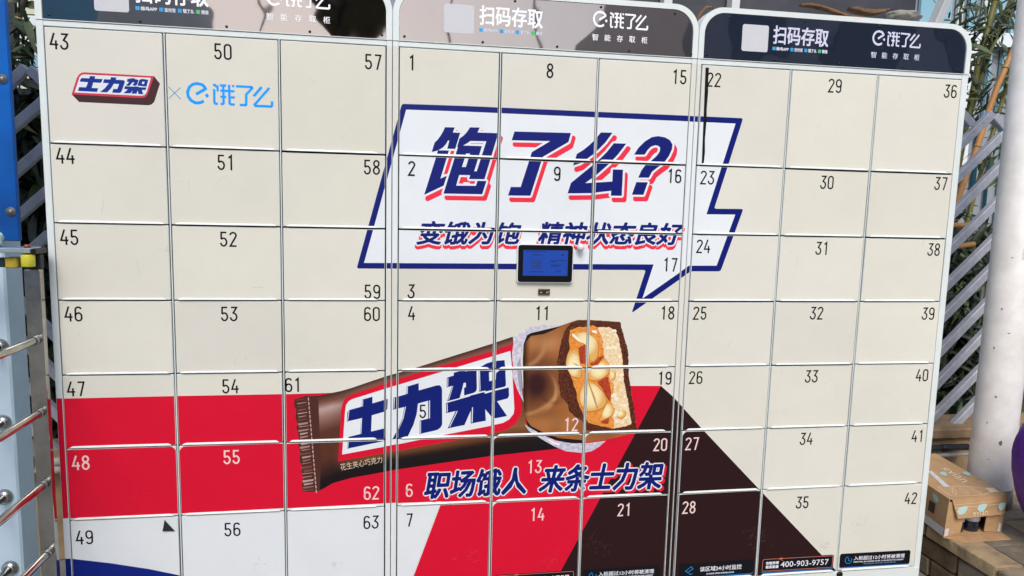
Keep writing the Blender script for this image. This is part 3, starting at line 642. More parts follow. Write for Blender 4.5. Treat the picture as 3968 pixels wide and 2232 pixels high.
# ---------------------------------------------------------------- door numbers (narrow sign lettering drawn with strokes)
def arc(cx, cy, rx, ry, a0, a1, n=8): return [(cx + rx * math.cos(R_(a0 + (a1 - a0) * k / n)), cy + ry * math.sin(R_(a0 + (a1 - a0) * k / n))) for k in range(n + 1)]
DIG = {'0': [arc(.24, .78, .19, .17, 90, 0, 6) + arc(.24, .22, .19, .17, 0, -180, 10) + arc(.24, .78, .19, .17, 180, 90, 6)],
       '1': [[(.10, .80), (.27, .95), (.27, .0)]],
       '2': [arc(.24, .76, .19, .19, 175, -25, 10) + [(.05, .05), (.45, .05)]],
       '3': [[(.06, .95), (.42, .95), (.20, .58)] + arc(.22, .30, .20, .25, 80, -175, 12)],
       '4': [[(.26, 1.0), (.04, .30), (.48, .30)], [(.35, .55), (.35, .0)]],
       '5': [[(.42, .95), (.09, .95), (.08, .55)] + arc(.23, .31, .19, .26, 125, -170, 12)],
       '6': [arc(.24, .78, .18, .17, 15, 180, 8) + arc(.24, .25, .19, .20, 180, 360, 8) + arc(.24, .33, .19, .24, 0, 170, 8)],
       '7': [[(.05, .95), (.43, .95), (.20, .0)]],
       '8': [arc(.24, .75, .17, .20, -90, 270, 14), arc(.24, .28, .19, .23, 90, 450, 14)],
       '9': [arc(.24, .22, .18, .17, 195, 360, 8) + arc(.24, .75, .19, .20, 0, 180, 8) + arc(.24, .67, .19, .24, 180, 350, 8)]}
NPOS = {43: (149, 104), 50: (561, 130), 57: (939, 156), 1: (1037, 158), 8: (1384, 178), 15: (1709, 194), 22: (1796, 201), 29: (2101, 216), 36: (2391, 230),
        44: (165, 392), 51: (569, 409), 58: (936, 421), 2: (1036, 424), 9: (1402, 437), 16: (1697, 443), 23: (1780, 447), 30: (2081, 459), 37: (2367, 462),
        45: (175, 597), 52: (575, 602), 59: (937, 734), 3: (1035, 733), 17: (1686, 666), 24: (1770, 620), 31: (2069, 625), 38: (2350, 628),
        46: (185, 790), 53: (577, 790), 60: (936, 790), 4: (1036, 788), 11: (1365, 788), 18: (1679, 787), 25: (1761, 788), 32: (2055, 788), 39: (2335, 789),
        47: (192, 978), 54: (580, 972), 61: (738, 968), 5: (1064, 1035), 12: (1437, 1068), 19: (1672, 951), 26: (1751, 950), 33: (2042, 947), 40: (2320, 944),
        48: (204, 1164), 55: (583, 1150), 62: (935, 1240), 6: (1030, 1233), 13: (1345, 1174), 20: (1661, 1118), 27: (1741, 1116), 34: (2029, 1104), 41: (2309, 1097),
        49: (213, 1352), 56: (585, 1332), 63: (934, 1314), 7: (1030, 1308), 14: (1352, 1294), 21: (1571, 1282), 28: (1733, 1276), 35: (2019, 1264), 42: (2291, 1253)}
PALE = {48, 55, 62, 6, 12, 13, 14, 20, 21, 27, 28}
H = 0.046
for num, (px, py) in NPOS.items():
    dr, P = doors[num]; cx, cz = pl(px * 1.54037, py * 1.54037); s = str(num); adv = 0.60 * H
    x = cx - (adv * len(s) - 0.10 * H) / 2; q = Panel(P.r[0] - .001, P.r[1] + .001, P.r[2], P.r[3], 0, 'num'); q.tilt = P.tilt; q.n = P.n + 2
    col = lin((240, 206, 200) if num in PALE else INK)
    for ch in s:
        for st in DIG[ch]:
            emit_polys([[(x + a * H, cz - H / 2 + b * H) for a, b in sg] for sg in stroke(st, 0.112)], col, [q])
        x += adv
    mobj('number', q.v, q.f, M_INK, dr, cols=q.c); PANELS.remove(q)
for P in PANELS:
    if P.v: mobj('lettering' if P.kind.startswith('head') else 'printed_film', P.v, P.f, M_FILM if P.kind != 'head' else M_INK, P.owner, cols=P.c)

pk = [at(638, 2013), at(680, 2058), at(632, 2055)]
for v, o_ in zip(pk, (-0.0022, -0.0022, -0.0075)): v.y = o_
pmid = (pk[0] + pk[2]) / 2 + Vector((0.0004, 0.0005, 0)); pm2 = (pk[1] + pk[2]) / 2 + Vector((0, 0.0006, 0))
mobj('peeled_corner', [pk[0], pk[1], pm2, pmid, pk[2]], [(0, 1, 2, 3), (3, 2, 4)], mat('film_back', (20, 22, 26), 0.6), doors[49][0])
# ---------------------------------------------------------------- touch screen, camera ball and scanner on the middle cabinet
sp = doors[10][0]
def rbox(name, x0, x1, z0, z1, y0, y1, rad, material, parent, bev=0.002):
    return prism(name, round_poly([(x0, z0), (x1, z0), (x1, z1), (x0, z1)], rad, 5), y0, y1, material, parent, bev)
tb = empty('touch_screen', (1.487, 0, 1.303), 'black framed tablet screen showing a blue page, on the middle cabinet', 'screen')
rbox('casing', 1.3925, 1.5815, 1.2385, 1.3665, -0.014, -0.003, 0.011, mat('tablet_rim', (226, 228, 228), 0.3), tb)
rbox('bezel', 1.3955, 1.5785, 1.2415, 1.3635, -0.0155, -0.0135, 0.010, mat('tablet_glass', (8, 9, 13), 0.3, spec=0.2), tb, 0.0006)
M_SCR = mat('screen_blue', (14, 40, 110), 0.1, emit=((30, 86, 190), 0.26))
dsp = mobj('display', [(1.412, -0.0158, 1.2625), (1.5622, -0.0158, 1.2625), (1.5622, -0.0158, 1.347), (1.412, -0.0158, 1.347)], [(0, 1, 2, 3)], M_SCR, tb)
def flat(name, polys, y, material, parent):
    v, f = [], []
    for p in polys:
        a = sum(p[i][0] * p[(i + 1) % len(p)][1] - p[(i + 1) % len(p)][0] * p[i][1] for i in range(len(p)))
        p = list(p) if a > 0 else list(p)[::-1]; b = len(v); v += [(x, y, z) for x, z in p]; f.append(tuple(range(b, b + len(p))))
    return mobj(name, v, f, material, parent)
SX = lambda u: 1.412 + 0.1502 * u
SZ = lambda v: 1.347 - 0.0845 * v
bands = []
for k in range(5):
    v0 = 0.03 + k * 0.2; bands.append([(SX(0.01), SZ(v0 + 0.09)), (SX(0.01), SZ(v0)), (SX(0.5), SZ(v0 + 0.01)), (SX(0.99), SZ(v0 + 0.06)), (SX(0.99), SZ(min(0.99, v0 + 0.14))), (SX(0.5), SZ(min(0.98, v0 + 0.10)))])
flat('wave_band', bands, -0.01595, mat('screen_blue_wave', (10, 48, 120), 0.1, emit=((14, 76, 186), 0.26)), dsp)
stx = text_fit('存取餐请扫码', [(SX(0.18), SZ(0.215)), (SX(0.44), SZ(0.215)), (SX(0.44), SZ(0.15)), (SX(0.18), SZ(0.15))])
for u0, u1, v0 in ((0.62, 0.97, 0.385), (0.62, 0.74, 0.44), (0.62, 0.86, 0.565), (0.62, 0.80, 0.61), (0.72, 0.86, 0.80), (0.16, 0.45, 0.83), (0.05, 0.5, 0.03)):
    n_ = int((u1 - u0) / 0.028)
    for i in range(n_):
        a = u0 + (u1 - u0) * i / n_; stx.append([(SX(a), SZ(v0 + 0.028)), (SX(a + 0.02), SZ(v0 + 0.028)), (SX(a + 0.02), SZ(v0)), (SX(a), SZ(v0))])
stx.append([(SX(0.86), SZ(0.22)), (SX(0.895), SZ(0.22)), (SX(0.895), SZ(0.155)), (SX(0.86), SZ(0.155))])
flat('screen_text', stx, -0.0161, mat('screen_ink', (10, 20, 60), 0.2), dsp)
flat('code_patch', [[(SX(0.19), SZ(0.72)), (SX(0.41), SZ(0.72)), (SX(0.41), SZ(0.34)), (SX(0.19), SZ(0.34))]], -0.0161, mat('screen_patch', (18, 44, 100), 0.2, emit=((26, 60, 140), 0.3)), dsp)
kb = empty('door_knob', (1.6035, 0, 1.3585), 'small white round knob beside the upper right corner of the tablet screen', 'knob')
prof = [(0.006, 0.0), (0.006, 0.006)] + [(0.0128 * math.sin(a), 0.017 - 0.0128 * math.cos(a)) for a in [0.5 + 2.55 * k / 9 for k in range(10)]]
lathe('knob_body', prof, (1.6035, -0.002, 1.3585), (0, -1, 0), mat('knob_white', (222, 220, 214), 0.3), kb, 20)
lathe('base_ring', [(0.0075, 0), (0.0075, 0.003)], (1.6035, -0.0012, 1.3585), (0, -1, 0), M_SCREW, kb, 16)
sc_ = empty('scanner_window', (1.4875, 0, 1.207), 'small bronze framed scanner slot below the tablet screen', 'scanner')
rbox('bezel', 1.4675, 1.5075, 1.1965, 1.2175, -0.005, -0.001, 0.002, mat('bronze', (122, 98, 60), 0.35, metal=0.5), sc_, 0.0008)
rbox('window', 1.470, 1.505, 1.2005, 1.2135, -0.0056, -0.0042, 0.001, mat('scanner_dark', (38, 42, 50), 0.2), sc_, 0)
for kx in (1.4745, 1.4945): box('sensor', (kx, kx + 0.0055, -0.0064, -0.0052, 1.2045, 1.2075), mat('sensor_pale', (196, 186, 150), 0.4), sc_)
lathe('sensor', [(0.0016, 0), (0.0016, 0.0008)], (1.5028, -0.0056, 1.208), (0, -1, 0), MATS['sensor_pale'], sc_, 8)
# plinth details under the right cabinet
box('fascia', (1.99, 2.996, 0.0, 0.003, 0.075, ZR[7] - 0.006), M_WHITE, cabs[2], 0.001)
box('fascia', (0.993, 1.978, 0.0, 0.003, 0.075, ZR[7] - 0.006), M_WHITE, cabs[1], 0.001)
box('fascia', (-0.016, 0.982, 0.0, 0.003, 0.075, ZR[7] - 0.006), M_WHITE, cabs[0], 0.001)
lathe('lock_cap', [(0.012, 0), (0.012, 0.004), (0.009, 0.006)], (2.66, -0.0004, 0.136), (0, -1, 0), M_SCREW, cabs[2], 16)

# ---------------------------------------------------------------- ground
gm = mat('paving', (150, 146, 138), 0.85, noise=(2.5, (110, 106, 100), 0.7), bump=(60, 0.3, 0.01))
g = mobj('ground', [(-60, -60, 0), (60, -60, 0), (60, 60, 0), (-60, 60, 0)], [(0, 1, 2, 3)], gm); tag(g, kind='structure')
# ---------------------------------------------------------------- planter wall, pipes
M_TAN = mat('tan_stone', (168, 140, 104), 0.85, noise=(9, (128, 102, 74), 0.7), bump=(30, 0.35, 0.01))
pw = empty('planter_wall', (1.5, 0.8, 0), 'low tan stone planter wall running behind the lockers', 'wall')
for i, (a, b) in enumerate(((-2.2, -0.62), (-0.615, 0.6), (0.605, 1.9), (1.905, 3.2), (3.205, 4.1), (4.105, 5.2))):
    box('stone', (a, b, 0.70 + 0.003 * (i % 2), 0.88, 0.0, 0.40), M_TAN, pw, 0.006)
    box('coping', (a, b, 0.665 + 0.004 * ((i + 1) % 2), 0.90, 0.402, 0.455), mat('tan_coping', (160, 134, 100), 0.8, noise=(12, (120, 94, 66), 0.6), bump=(30, 0.3, 0.008)), pw, 0.008)
for nm, x0, x1, z, r, m_, lb in (('pipe', -1.2, -0.1, 0.452, 0.0135, mat('pipe_white', (206, 202, 190), 0.5, noise=(20, (150, 136, 110), 0.5)), 'upper white conduit pipe along the wall left of the lockers'),
                                 ('pipe', -1.2, -0.1, 0.420, 0.0135, MATS['pipe_white'], 'lower white conduit pipe along the wall left of the lockers'),
                                 ('pipe', 3.02, 3.75, 0.372, 0.016, mat('pipe_black', (34, 34, 38), 0.5), 'black conduit pipe on the wall behind the water carton'),
                                 ('pipe', 3.02, 3.75, 0.336, 0.009, MATS['pipe_white'], 'thin white conduit pipe on the wall behind the water carton')):
    y = 0.62 if x0 < 0 else 0.64
    r0 = empty(nm, (x0, y, z), lb, 'pipe'); tube('run', [(x0, y, z), ((x0 + x1) / 2, y, z - 0.002), (x1, y, z)], r, m_, r0, 12)
    for k in (0.3, 0.8):
        xx = x0 + (x1 - x0) * k; tube('coupling', [(xx, y, z - 0.001), (xx + 0.05, y, z - 0.001)], r * 1.12, m_, r0, 12)
soil = mobj('soil', [(-2.2, 0.885, 0.385), (5.2, 0.885, 0.385), (5.2, 2.2, 0.385), (-2.2, 2.2, 0.385)], [(0, 1, 2, 3)], mat('soil', (62, 52, 42), 0.95, noise=(20, (96, 84, 66), 0.6), bump=(25, 0.6, 0.03)))
tag(soil, kind='structure')
# ---------------------------------------------------------------- sawtooth fence of diagonal bars
FY = 0.76
def bar(parent, a, b, wd=0.038, dp=0.034, ext=0.0):
    p, q = at(*a, FY), at(*b, FY); d = (q - p); L = d.length; d.normalize(); ang = math.atan2(d.z, d.x)
    bm = bmesh.new(); add_box(bm, -ext, L + ext, -dp / 2, dp / 2, -wd / 2, wd / 2, bev=0.003)
    bmesh.ops.transform(bm, matrix=Matrix.Translation(p) @ Matrix.Rotation(-ang, 4, 'Y'), verts=bm.verts)
    return bm_obj('bar', bm, M_GALV, parent)
fr_ = empty('diagonal_fence', (3.6, FY, 0.455), 'grey metal fence of diagonal bars between the right locker and white column', 'fence')
for a, b, e in (((3726, 555), (3843, 441), 0.30), ((3712, 686), (3896, 510), 0.35), ((3698, 821), (3888, 631), 0.4), ((3682, 962), (3872, 773), 0.45), ((3669, 1104), (3857, 919), 0.45), ((3657, 1224), (3846, 1035), 0.4),
                ((3645, 1356), (3834, 1162), 0.35), ((3629, 1486), (3824, 1280), 0.25), ((3617, 1614), (3808, 1421), 0.12), ((3674, 1669), (3798, 1541), 0.0)):
    p, q = at(*a, FY), at(*b, FY); d = (q - p).normalized()
    a2 = (a[0] - (b[0] - a[0]) * e, a[1] - (b[1] - a[1]) * e); b2 = b if b in ((3843, 441), (3896, 510)) else (b[0] + (b[0] - a[0]) * 0.35, b[1] + (b[1] - a[1]) * 0.35)
    bar(fr_, a2, b2)
bar(fr_, (3851, 450), (3890, 496)); bar(fr_, (3722, 438), (3762, 484))
fl_ = empty('diagonal_fence', (-0.4, FY, 0.455), 'grey metal fence of crossing diagonal bars between the blue sign and left locker', 'fence')
for a, b in (((-20, 382), (104, 262)), ((-20, 555), (180, 385)), ((-20, 742), (190, 555)), ((-20, 920), (195, 732)), ((20, 1062), (195, 904))): bar(fl_, a, b, 0.036)
bar(fl_, (114, 268), (172, 320), 0.036)
for c in (1087, 1232, 1382, 1530): bar(fl_, (20, c + 20), (262, c + 262), 0.034)
# ---------------------------------------------------------------- building behind
M_PB = mat('pane_blue', (126, 172, 188), 0.12, noise=(1.2, (150, 190, 200), 0.6), coat=0.3)
M_PT = mat('pane_teal', (24, 70, 86), 0.1, coat=0.2)
M_PW = mat('pane_white', (214, 222, 220), 0.3, noise=(2, (196, 206, 190), 0.5))
M_PC = mat('pane_cream', (198, 200, 170), 0.4)
M_FR = mat('mullion_white', (226, 230, 232), 0.4)
bld = empty('glass_building', (2.0, 3.0, 0), 'pale blue glass fronted building behind the bamboo', 'building')
def pane(px0, py0, px1, py1, m_, Y=3.0, nm='pane'):
    a, b = at(px0, py1, Y), at(px1, py0, Y); box(nm, (a.x, b.x, Y, Y + 0.03, a.z, b.z), m_, bld)
for i, (x0, x1) in enumerate(((3560, 3640), (3645, 3700), (3705, 3745), (3750, 3800), (3805, 3850), (3855, 3910), (3915, 3990))):
    pane(x0, -80, x1, 130, (M_PB, M_PB, M_PW, M_PB, M_PW, M_PB, M_PB)[i]); pane(x0, 175, x1, 520, (M_PB, M_PB, M_PW, M_PB, M_PB, M_PB, M_PT)[i])
    pane(x0, 525, x1, 900, M_PT if i < 5 else M_PB); pane(x0, 905, x1, 1330, M_PT); pane(x0, 1335, x1, 1800, M_PB if i != 3 else M_PW)  # lower teal panes coloured dark as backdrop, for the shade behind the fence
pane(3540, 135, 4000, 158, M_FR, 2.96, 'mullion'); pane(3540, 160, 4000, 172, mat('recess_dark', (20, 22, 26), 0.6), 2.97, 'mullion'); pane(3700, 172, 3712, 640, M_FR, 2.97, 'mullion'); pane(3746, 172, 3752, 640, M_FR, 2.97, 'mullion')
for i, (x0, y0, x1, y1, m_) in enumerate(((-60, -100, 60, 165, mat('recess_dark2', (26, 28, 34), 0.5)), (62, -100, 75, 100, M_FR), (77, -100, 200, 57, M_PC), (75, 60, 200, 100, M_PW), (72, 104, 200, 215, M_PW), (-60, 170, 70, 345, M_PW), (72, 218, 200, 260, M_PB), (72, 262, 200, 345, M_PC), (-60, 348, 200, 1150, MATS['recess_dark2']), (-60, 1155, 260, 1900, M_PB))):
    pane(x0, y0, x1, y1, m_, 3.0)
box('wall', (-6, 9, 3.05, 3.3, 0, 8), mat('facade_grey', (150, 158, 164), 0.7, noise=(1, (120, 126, 130), 0.5)), bld)
# dark shop front with white posts behind the top of the lockers
cp = empty('dark_awning', (2.9, 1.0, 0), 'dark grey awning wall with white posts above the right lockers', 'awning')
a, b = at(2330, 110, 1.02), at(3640, -60, 1.02)
box('sheet', (a.x, b.x - 0.12, 1.02, 1.04, 1.7, 3.3), mat('tarp', (52, 53, 60), 0.6, noise=(3, (78, 78, 84), 0.7), bump=(6, 0.3, 0.02)), cp)
for (x0, y0), (x1, y1), wd in (((2585, -60), (2580, 60), 0.055), ((2848, -60), (2838, 60), 0.06), ((3700, -90), (3615, 110), 0.062)):
    p, q = at(x0, y0, 0.97), at(x1, y1, 0.97); d = (q - p); L = d.length
    bm = bmesh.new(); add_box(bm, -wd / 2, wd / 2, -0.02, 0.02, -0.4, L + 0.5, bev=0.003)
    bmesh.ops.transform(bm, matrix=Matrix.Translation(p) @ d.normalized().to_track_quat('Z', 'Y').to_matrix().to_4x4(), verts=bm.verts)
    bm_obj('post', bm, mat('post_white', (212, 212, 208), 0.45), cp)
# rubble on the locker roof
M_ROCK = mat('rock', (150, 146, 136), 0.9, noise=(24, (100, 94, 84), 0.8), bump=(30, 0.6, 0.01))
def lump(name, center, rad, material, label, cat, seed, grp=None):
    rnd = random.Random(seed); bm = bmesh.new(); bmesh.ops.create_icosphere(bm, subdivisions=3, radius=1.0)
    ph = [rnd.uniform(0, 6) for _ in range(6)]
    for v in bm.verts:
        c = v.co; k = 1 + 0.16 * math.sin(3 * c.x + ph[0]) * math.cos(2.3 * c.y + ph[1]) + 0.10 * math.sin(6 * c.z + ph[2]) * math.sin(5 * c.x + ph[3]) + rnd.uniform(-0.03, 0.03)
        v.co = Vector((c.x * k * rad[0], c.y * k * rad[1], max(-0.7, c.z * k) * rad[2]))
    bmesh.ops.translate(bm, verts=bm.verts, vec=center)
    o = bm_obj(name, bm, material, None); tag(o, label, cat, grp); return o
lump('stone', at(3500, 68, 0.10) + Vector((0, 0, 0.004)), (0.058, 0.045, 0.020), M_ROCK, 'grey stone lump lying on top of the right locker', 'stone', 3)
M_BARK = mat('dry_sheath', (126, 92, 58), 0.8, noise=(14, (58, 42, 28), 0.9), bump=(40, 0.5, 0.006))
def sheath(px, py, Y, L, wd, ang, label, seed):
    rnd = random.Random(seed); c = at(px, py, Y); vs, fs = [], []; n = 12; k = 7
    for i in range(n + 1):
        u = i / n; ww = wd * math.sin(math.pi * min(1, 0.12 + u * 0.88)) ** 0.7
        for j in range(k):
            a = -1.3 + 2.6 * j / (k - 1); x = (u - 0.5) * L
            vs.append(c + Vector((x * math.cos(ang) - 0.3 * ww * math.sin(a) * math.sin(ang), ww * math.sin(a) * 0.8, x * math.sin(ang) + ww * math.cos(a) * 0.8 + 0.012 * math.sin(u * 5 + seed) + rnd.uniform(-.002, .002))))
    for i in range(n):
        for j in range(k - 1): fs.append((i * k + j, i * k + j + 1, (i + 1) * k + j + 1, (i + 1) * k + j))
    o = mobj('dry_leaf_sheath', vs, fs, M_BARK, smooth=True); md = o.modifiers.new('thickness', 'SOLIDIFY'); md.thickness = 0.002
    tag(o, label, 'dry leaf', 'dry leaf litter on the locker roof')
sheath(3230, 52, 0.12, 0.26, 0.020, -0.03, 'long flat brown dry leaf sheath on the right locker roof', 1)
sheath(3370, 52, 0.16, 0.17, 0.030, 0.10, 'dark curled dry leaf sheath beside the grey stone on the locker roof', 2)
sheath(2722, 60, 0.14, 0.10, 0.012, 0.7, 'brown leaf scrap in the notch between middle and right lockers', 5)
# ---------------------------------------------------------------- white column
M_COLM = mat('column_paint', (238, 234, 229), 0.45, noise=(7, (196, 190, 180), 0.55), bump=(14, 0.1, 0.006))
colm = empty('white_column', (3.615, 0.36, 0.22), 'round white painted column standing right of the lockers', 'column')
lathe('shaft', [(0.092, 0.0), (0.090, 0.02), (0.088, 0.06), (0.086, 0.3), (0.086, 4.0)], (3.615, 0.36, 0.22), (0, 0, 1), M_COLM, colm, 40)
lathe('base_collar', [(0.094, 0.0), (0.0925, 0.05), (0.0885, 0.085)], (3.615, 0.36, 0.2205), (0, 0, 1), mat('column_base_dirt', (150, 142, 128), 0.8, noise=(20, (96, 90, 80), 0.8), bump=(30, 0.5, 0.006)), colm, 40)
def on_column(z, ang, w_, h_, material, nm, n_=5, rr=0.0865):
    vs, fs = [], []; rnd = random.Random(int(z * 1000))
    for i in range(n_):
        for j in (0, 1):
            a_ = ang + (i / (n_ - 1) - 0.5) * w_ / rr; vs.append((3.615 + rr * math.cos(a_), 0.36 + rr * math.sin(a_), z + (j - 0.5) * h_ * (0.4 + 0.6 * math.sin(math.pi * (i + 0.6) / n_) if nm == 'paint_chip' else 1) + (rnd.uniform(-.2, .2) * h_ if nm == 'paint_chip' else 0)))
    for i in range(n_ - 1): fs.append((2 * i, 2 * i + 2, 2 * i + 3, 2 * i + 1))
    mobj(nm, vs, fs, material, colm)
for z_, a_, w_, h_ in ((1.10, -2.6, .006, .010), (1.0, -2.2, .010, .004), (0.93, -2.75, .005, .012), (0.72, -2.45, .008, .008), (0.52, -2.05, .012, .022), (1.32, -2.4, .008, .003), (0.60, -2.7, .006, .006), (0.44, -2.5, .010, .006)):
    on_column(z_, a_, w_, h_, mat('chip_grey', (110, 106, 102), 0.8), 'paint_chip')
on_column(1.335, -1.72, 0.05, 0.045, mat('sticker_pale', (226, 224, 216), 0.4, noise=(80, (170, 172, 170), 0.9)), 'sticker')
# ---------------------------------------------------------------- stone ledge with water carton
M_LEDGE = [mat('ledge_stone_%d' % i, c, 0.85, noise=(12, d, 0.8), bump=(26, 0.55, 0.012)) for i, (c, d) in enumerate((((150, 132, 104), (96, 84, 70)), ((128, 116, 98), (84, 76, 66)), ((168, 144, 108), (112, 98, 78)), ((118, 96, 70), (74, 62, 48)), ((140, 112, 78), (90, 74, 54))))]
ld = empty('stone_ledge', (3.6, -0.2, 0), 'brown stone seat ledge beside the right locker, under the water carton', 'ledge')
rndl = random.Random(4)
def stone(e, k, bev=0.008):
    o = box('stone', e, M_LEDGE[k], ld, bev, seg=2); me = o.data
    for v in me.vertices: v.co += Vector((rndl.uniform(-.002, .002), rndl.uniform(-.002, .002), rndl.uniform(-.0015, .0015)))
xs = [3.165, 3.292, 3.52, 3.78, 4.05, 4.4]
for i in range(5):
    ys = [-1.3, -0.92, -0.53, -0.17, 0.19, 0.42, 0.655] if i % 2 == 0 else [-1.3, -0.75, -0.36, -0.02, 0.33, 0.655]
    for j in range(len(ys) - 1): stone((xs[i] + 0.004, xs[i + 1] - 0.004, ys[j] + 0.004, ys[j + 1] - 0.004, 0.168, 0.22 - rndl.uniform(0, 0.004)), rndl.choice((0, 1, 2, 0)))
for row, (z0, z1, off) in enumerate(((0.088, 0.160, 0.0), (0.004, 0.080, 0.17))):
    y = -1.3 + off * 0.3
    while y < 0.6:
        L = rndl.uniform(0.2, 0.34); stone((3.178, 3.36, y + 0.005, min(0.65, y + L) - 0.005, z0, z1), rndl.choice((3, 4, 1, 3))); y += L
box('core', (3.20, 4.38, -1.28, 0.64, 0.002, 0.165), mat('mortar_dark', (70, 62, 52), 0.95), ld)
# water carton
M_CARD = mat('cardboard', (188, 152, 110), 0.8, noise=(16, (166, 128, 88), 0.7), bump=(50, 0.12, 0.002))
M_CPR = mat('carton_print', (228, 206, 176), 0.8); M_TAPE = mat('carton_tape', (176, 206, 198), 0.35); M_CLB = mat('carton_label', (214, 210, 208), 0.7, noise=(60, (170, 168, 170), 0.6)); M_CDK = mat('carton_dark_print', (70, 52, 40), 0.8)
W_, H_, D_ = 0.272, 0.158, 0.47
AX = R_(2.5)
ct = empty('water_carton', (3.152, 0.070, 0.2215), 'brown cardboard carton of bottled water with its front torn open, on the ledge', 'carton')
ct.rotation_euler = (0, 0, AX)
def cp_(name, verts, faces, material, parent=None, thick=0.0):        # verts in carton axes, origin at front-left-bottom
    me = bpy.data.meshes.new(name); me.from_pydata(verts, [], faces); me.materials.append(material)
    o = bpy.data.objects.new(name, me); COL.objects.link(o); o.parent = parent or ct
    if thick: md = o.modifiers.new('thickness', 'SOLIDIFY'); md.thickness = thick; md.offset = -1
    return o
def skew(x, y, z): return (x + 0.06 * z + y * 0.19, y, z)
def quadp(name, pts, m_, th=0.003, parent=None): return cp_(name, [skew(*p) for p in pts], [tuple(range(len(pts)))], m_, parent, th)
top = quadp('top_panel', [(0, 0, H_), (W_, 0.0, H_ + 0.002), (W_, D_, H_), (0, D_, H_)], M_CARD)
lft = quadp('side_panel', [(0, 0, 0), (0, 0, H_), (0, D_, H_), (0, D_, 0)], M_CARD)
quadp('side_panel', [(W_, 0, 0), (W_, D_, 0), (W_, D_, H_), (W_, 0, H_)], M_CARD)
quadp('back_panel', [(0, D_, 0), (0, D_, H_), (W_, D_, H_), (W_, D_, 0)], M_CARD)
quadp('bottom_panel', [(0, 0, 0.002), (0, D_, 0.002), (W_, D_, 0.002), (W_, 0, 0.002)], M_CARD)
fl = quadp('front_flap', [(0.012, -0.003, H_ - 0.002), (0.04, -0.018, 0.082), (0.25, -0.016, 0.085), (W_ - 0.002, -0.006, 0.088), (W_ - 0.001, -0.002, H_)], M_CARD)
fp = quadp('front_panel', [(0.002, 0.001, 0.003), (0.076, 0.001, 0.010), (0.088, 0.001, H_ - 0.03), (0.004, 0.001, H_ - 0.012)], M_CARD)
quadp('front_panel', [(0.190, 0.001, 0.010), (W_ - 0.004, 0.001, 0.003), (W_ - 0.006, 0.001, H_ - 0.03), (0.192, 0.001, H_ - 0.04)], M_CARD)
quadp('bottom_flap', [(0.0, 0.0, 0.001), (0.055, -0.052, 0.0015), (W_ + 0.0, -0.056, 0.001), (W_ + 0.002, 0.0, 0.001)], M_CARD)
def on_top(polys, nm, m_, lift): # polys in (u along width 0..W, v along depth)
    v, f = [], []
    for p in polys:
        a = sum(p[i][0] * p[(i + 1) % len(p)][1] - p[(i + 1) % len(p)][0] * p[i][1] for i in range(len(p))); p = list(p) if a > 0 else list(p)[::-1]
        b = len(v); v += [skew(x, y, H_ + 0.002 * x / W_ + lift) for x, y in p]; f.append(tuple(range(b, b + len(p))))
    return cp_(nm, v, f, m_, top)
def on_front(polys, nm, m_, lift, parent): # (u, z) on the hanging flap
    v, f = [], []
    for p in polys:
        a = sum(p[i][0] * p[(i + 1) % len(p)][1] - p[(i + 1) % len(p)][0] * p[i][1] for i in range(len(p))); p = list(p) if a > 0 else list(p)[::-1]
        b = len(v); v += [skew(x, -0.003 - 0.0155 * (H_ - z) / (H_ - 0.083) - lift, z) for x, z in p]; f.append(tuple(range(b, b + len(p))))
    return cp_(nm, v, f, m_, parent)
CI = Matrix.Rotation(-AX, 4, 'Z')
def tl_(px, py):                       # photo pixel -> (u, v) on the carton top
    p = CI @ (atz(px, py, 0.2215 + H_) - ct.location); return (p.x - 0.06 * H_ - p.y * 0.19, p.y)
on_top(text_fit('evian', [tl_(3649, 1817), tl_(3731, 1872), tl_(3760, 1864), tl_(3676, 1811)]), 'brand_lettering', M_CPR, 0.0008)
zt_ = lambda pts: [tl_(3560 + a_ / 3.794, 1850 + b_ / 3.794) for a_, b_ in pts]
on_top(stroke(zt_([(285, 145), (350, 132), (470, 142), (750, 137), (960, 168), (1060, 225), (950, 264), (700, 274), (550, 280), (460, 268), (285, 145)]), 0.0024), 'bottle_drawing', M_CPR, 0.0008)
on_top(stroke(zt_([(485, 150), (545, 200), (550, 270), (500, 225), (485, 150)]), 0.002), 'bottle_drawing', M_CPR, 0.0009)
on_top(stroke(zt_([(745, 140), (800, 180), (870, 215), (930, 262)]), 0.0024), 'bottle_drawing', M_CPR, 0.0009)
on_top(stroke(zt_([(590, 170), (660, 180), (740, 240), (680, 235), (590, 170)]), 0.0022), 'bottle_drawing', M_CPR, 0.0009)
on_top([zt_([(970, 160), (1090, 160), (1180, 218), (1065, 230)])], 'bottle_drawing', M_CPR, 0.0009)
on_top([[tl_(3594, 1828), tl_(3610, 1826), tl_(3682, 1889), tl_(3658, 1888)]], 'paper_label', M_CLB, 0.0012)
def leaf_poly(cx, cz, w2, h2): return [(cx - w2, cz - h2 * 0.2), (cx - w2 * 0.6, cz + h2 * 0.75), (cx + w2 * 0.2, cz + h2), (cx + w2, cz + h2 * 0.9), (cx + w2 * 0.85, cz + h2 * 0.1), (cx + w2 * 0.3, cz - h2 * 0.8), (cx - w2 * 0.5, cz - h2)]
for lp_ in (leaf_poly(0.058, 0.113, 0.026, 0.016), leaf_poly(0.150, 0.118, 0.024, 0.015), leaf_poly(0.243, 0.118, 0.018, 0.015)): on_front([lp_], 'tape_leaf', M_TAPE, 0.0014, fl)
on_front(text_fit('evian', [(0.108, 0.090), (0.178, 0.091), (0.178, 0.111), (0.108, 0.110)]), 'brand_lettering', M_CPR, 0.0009, fl)
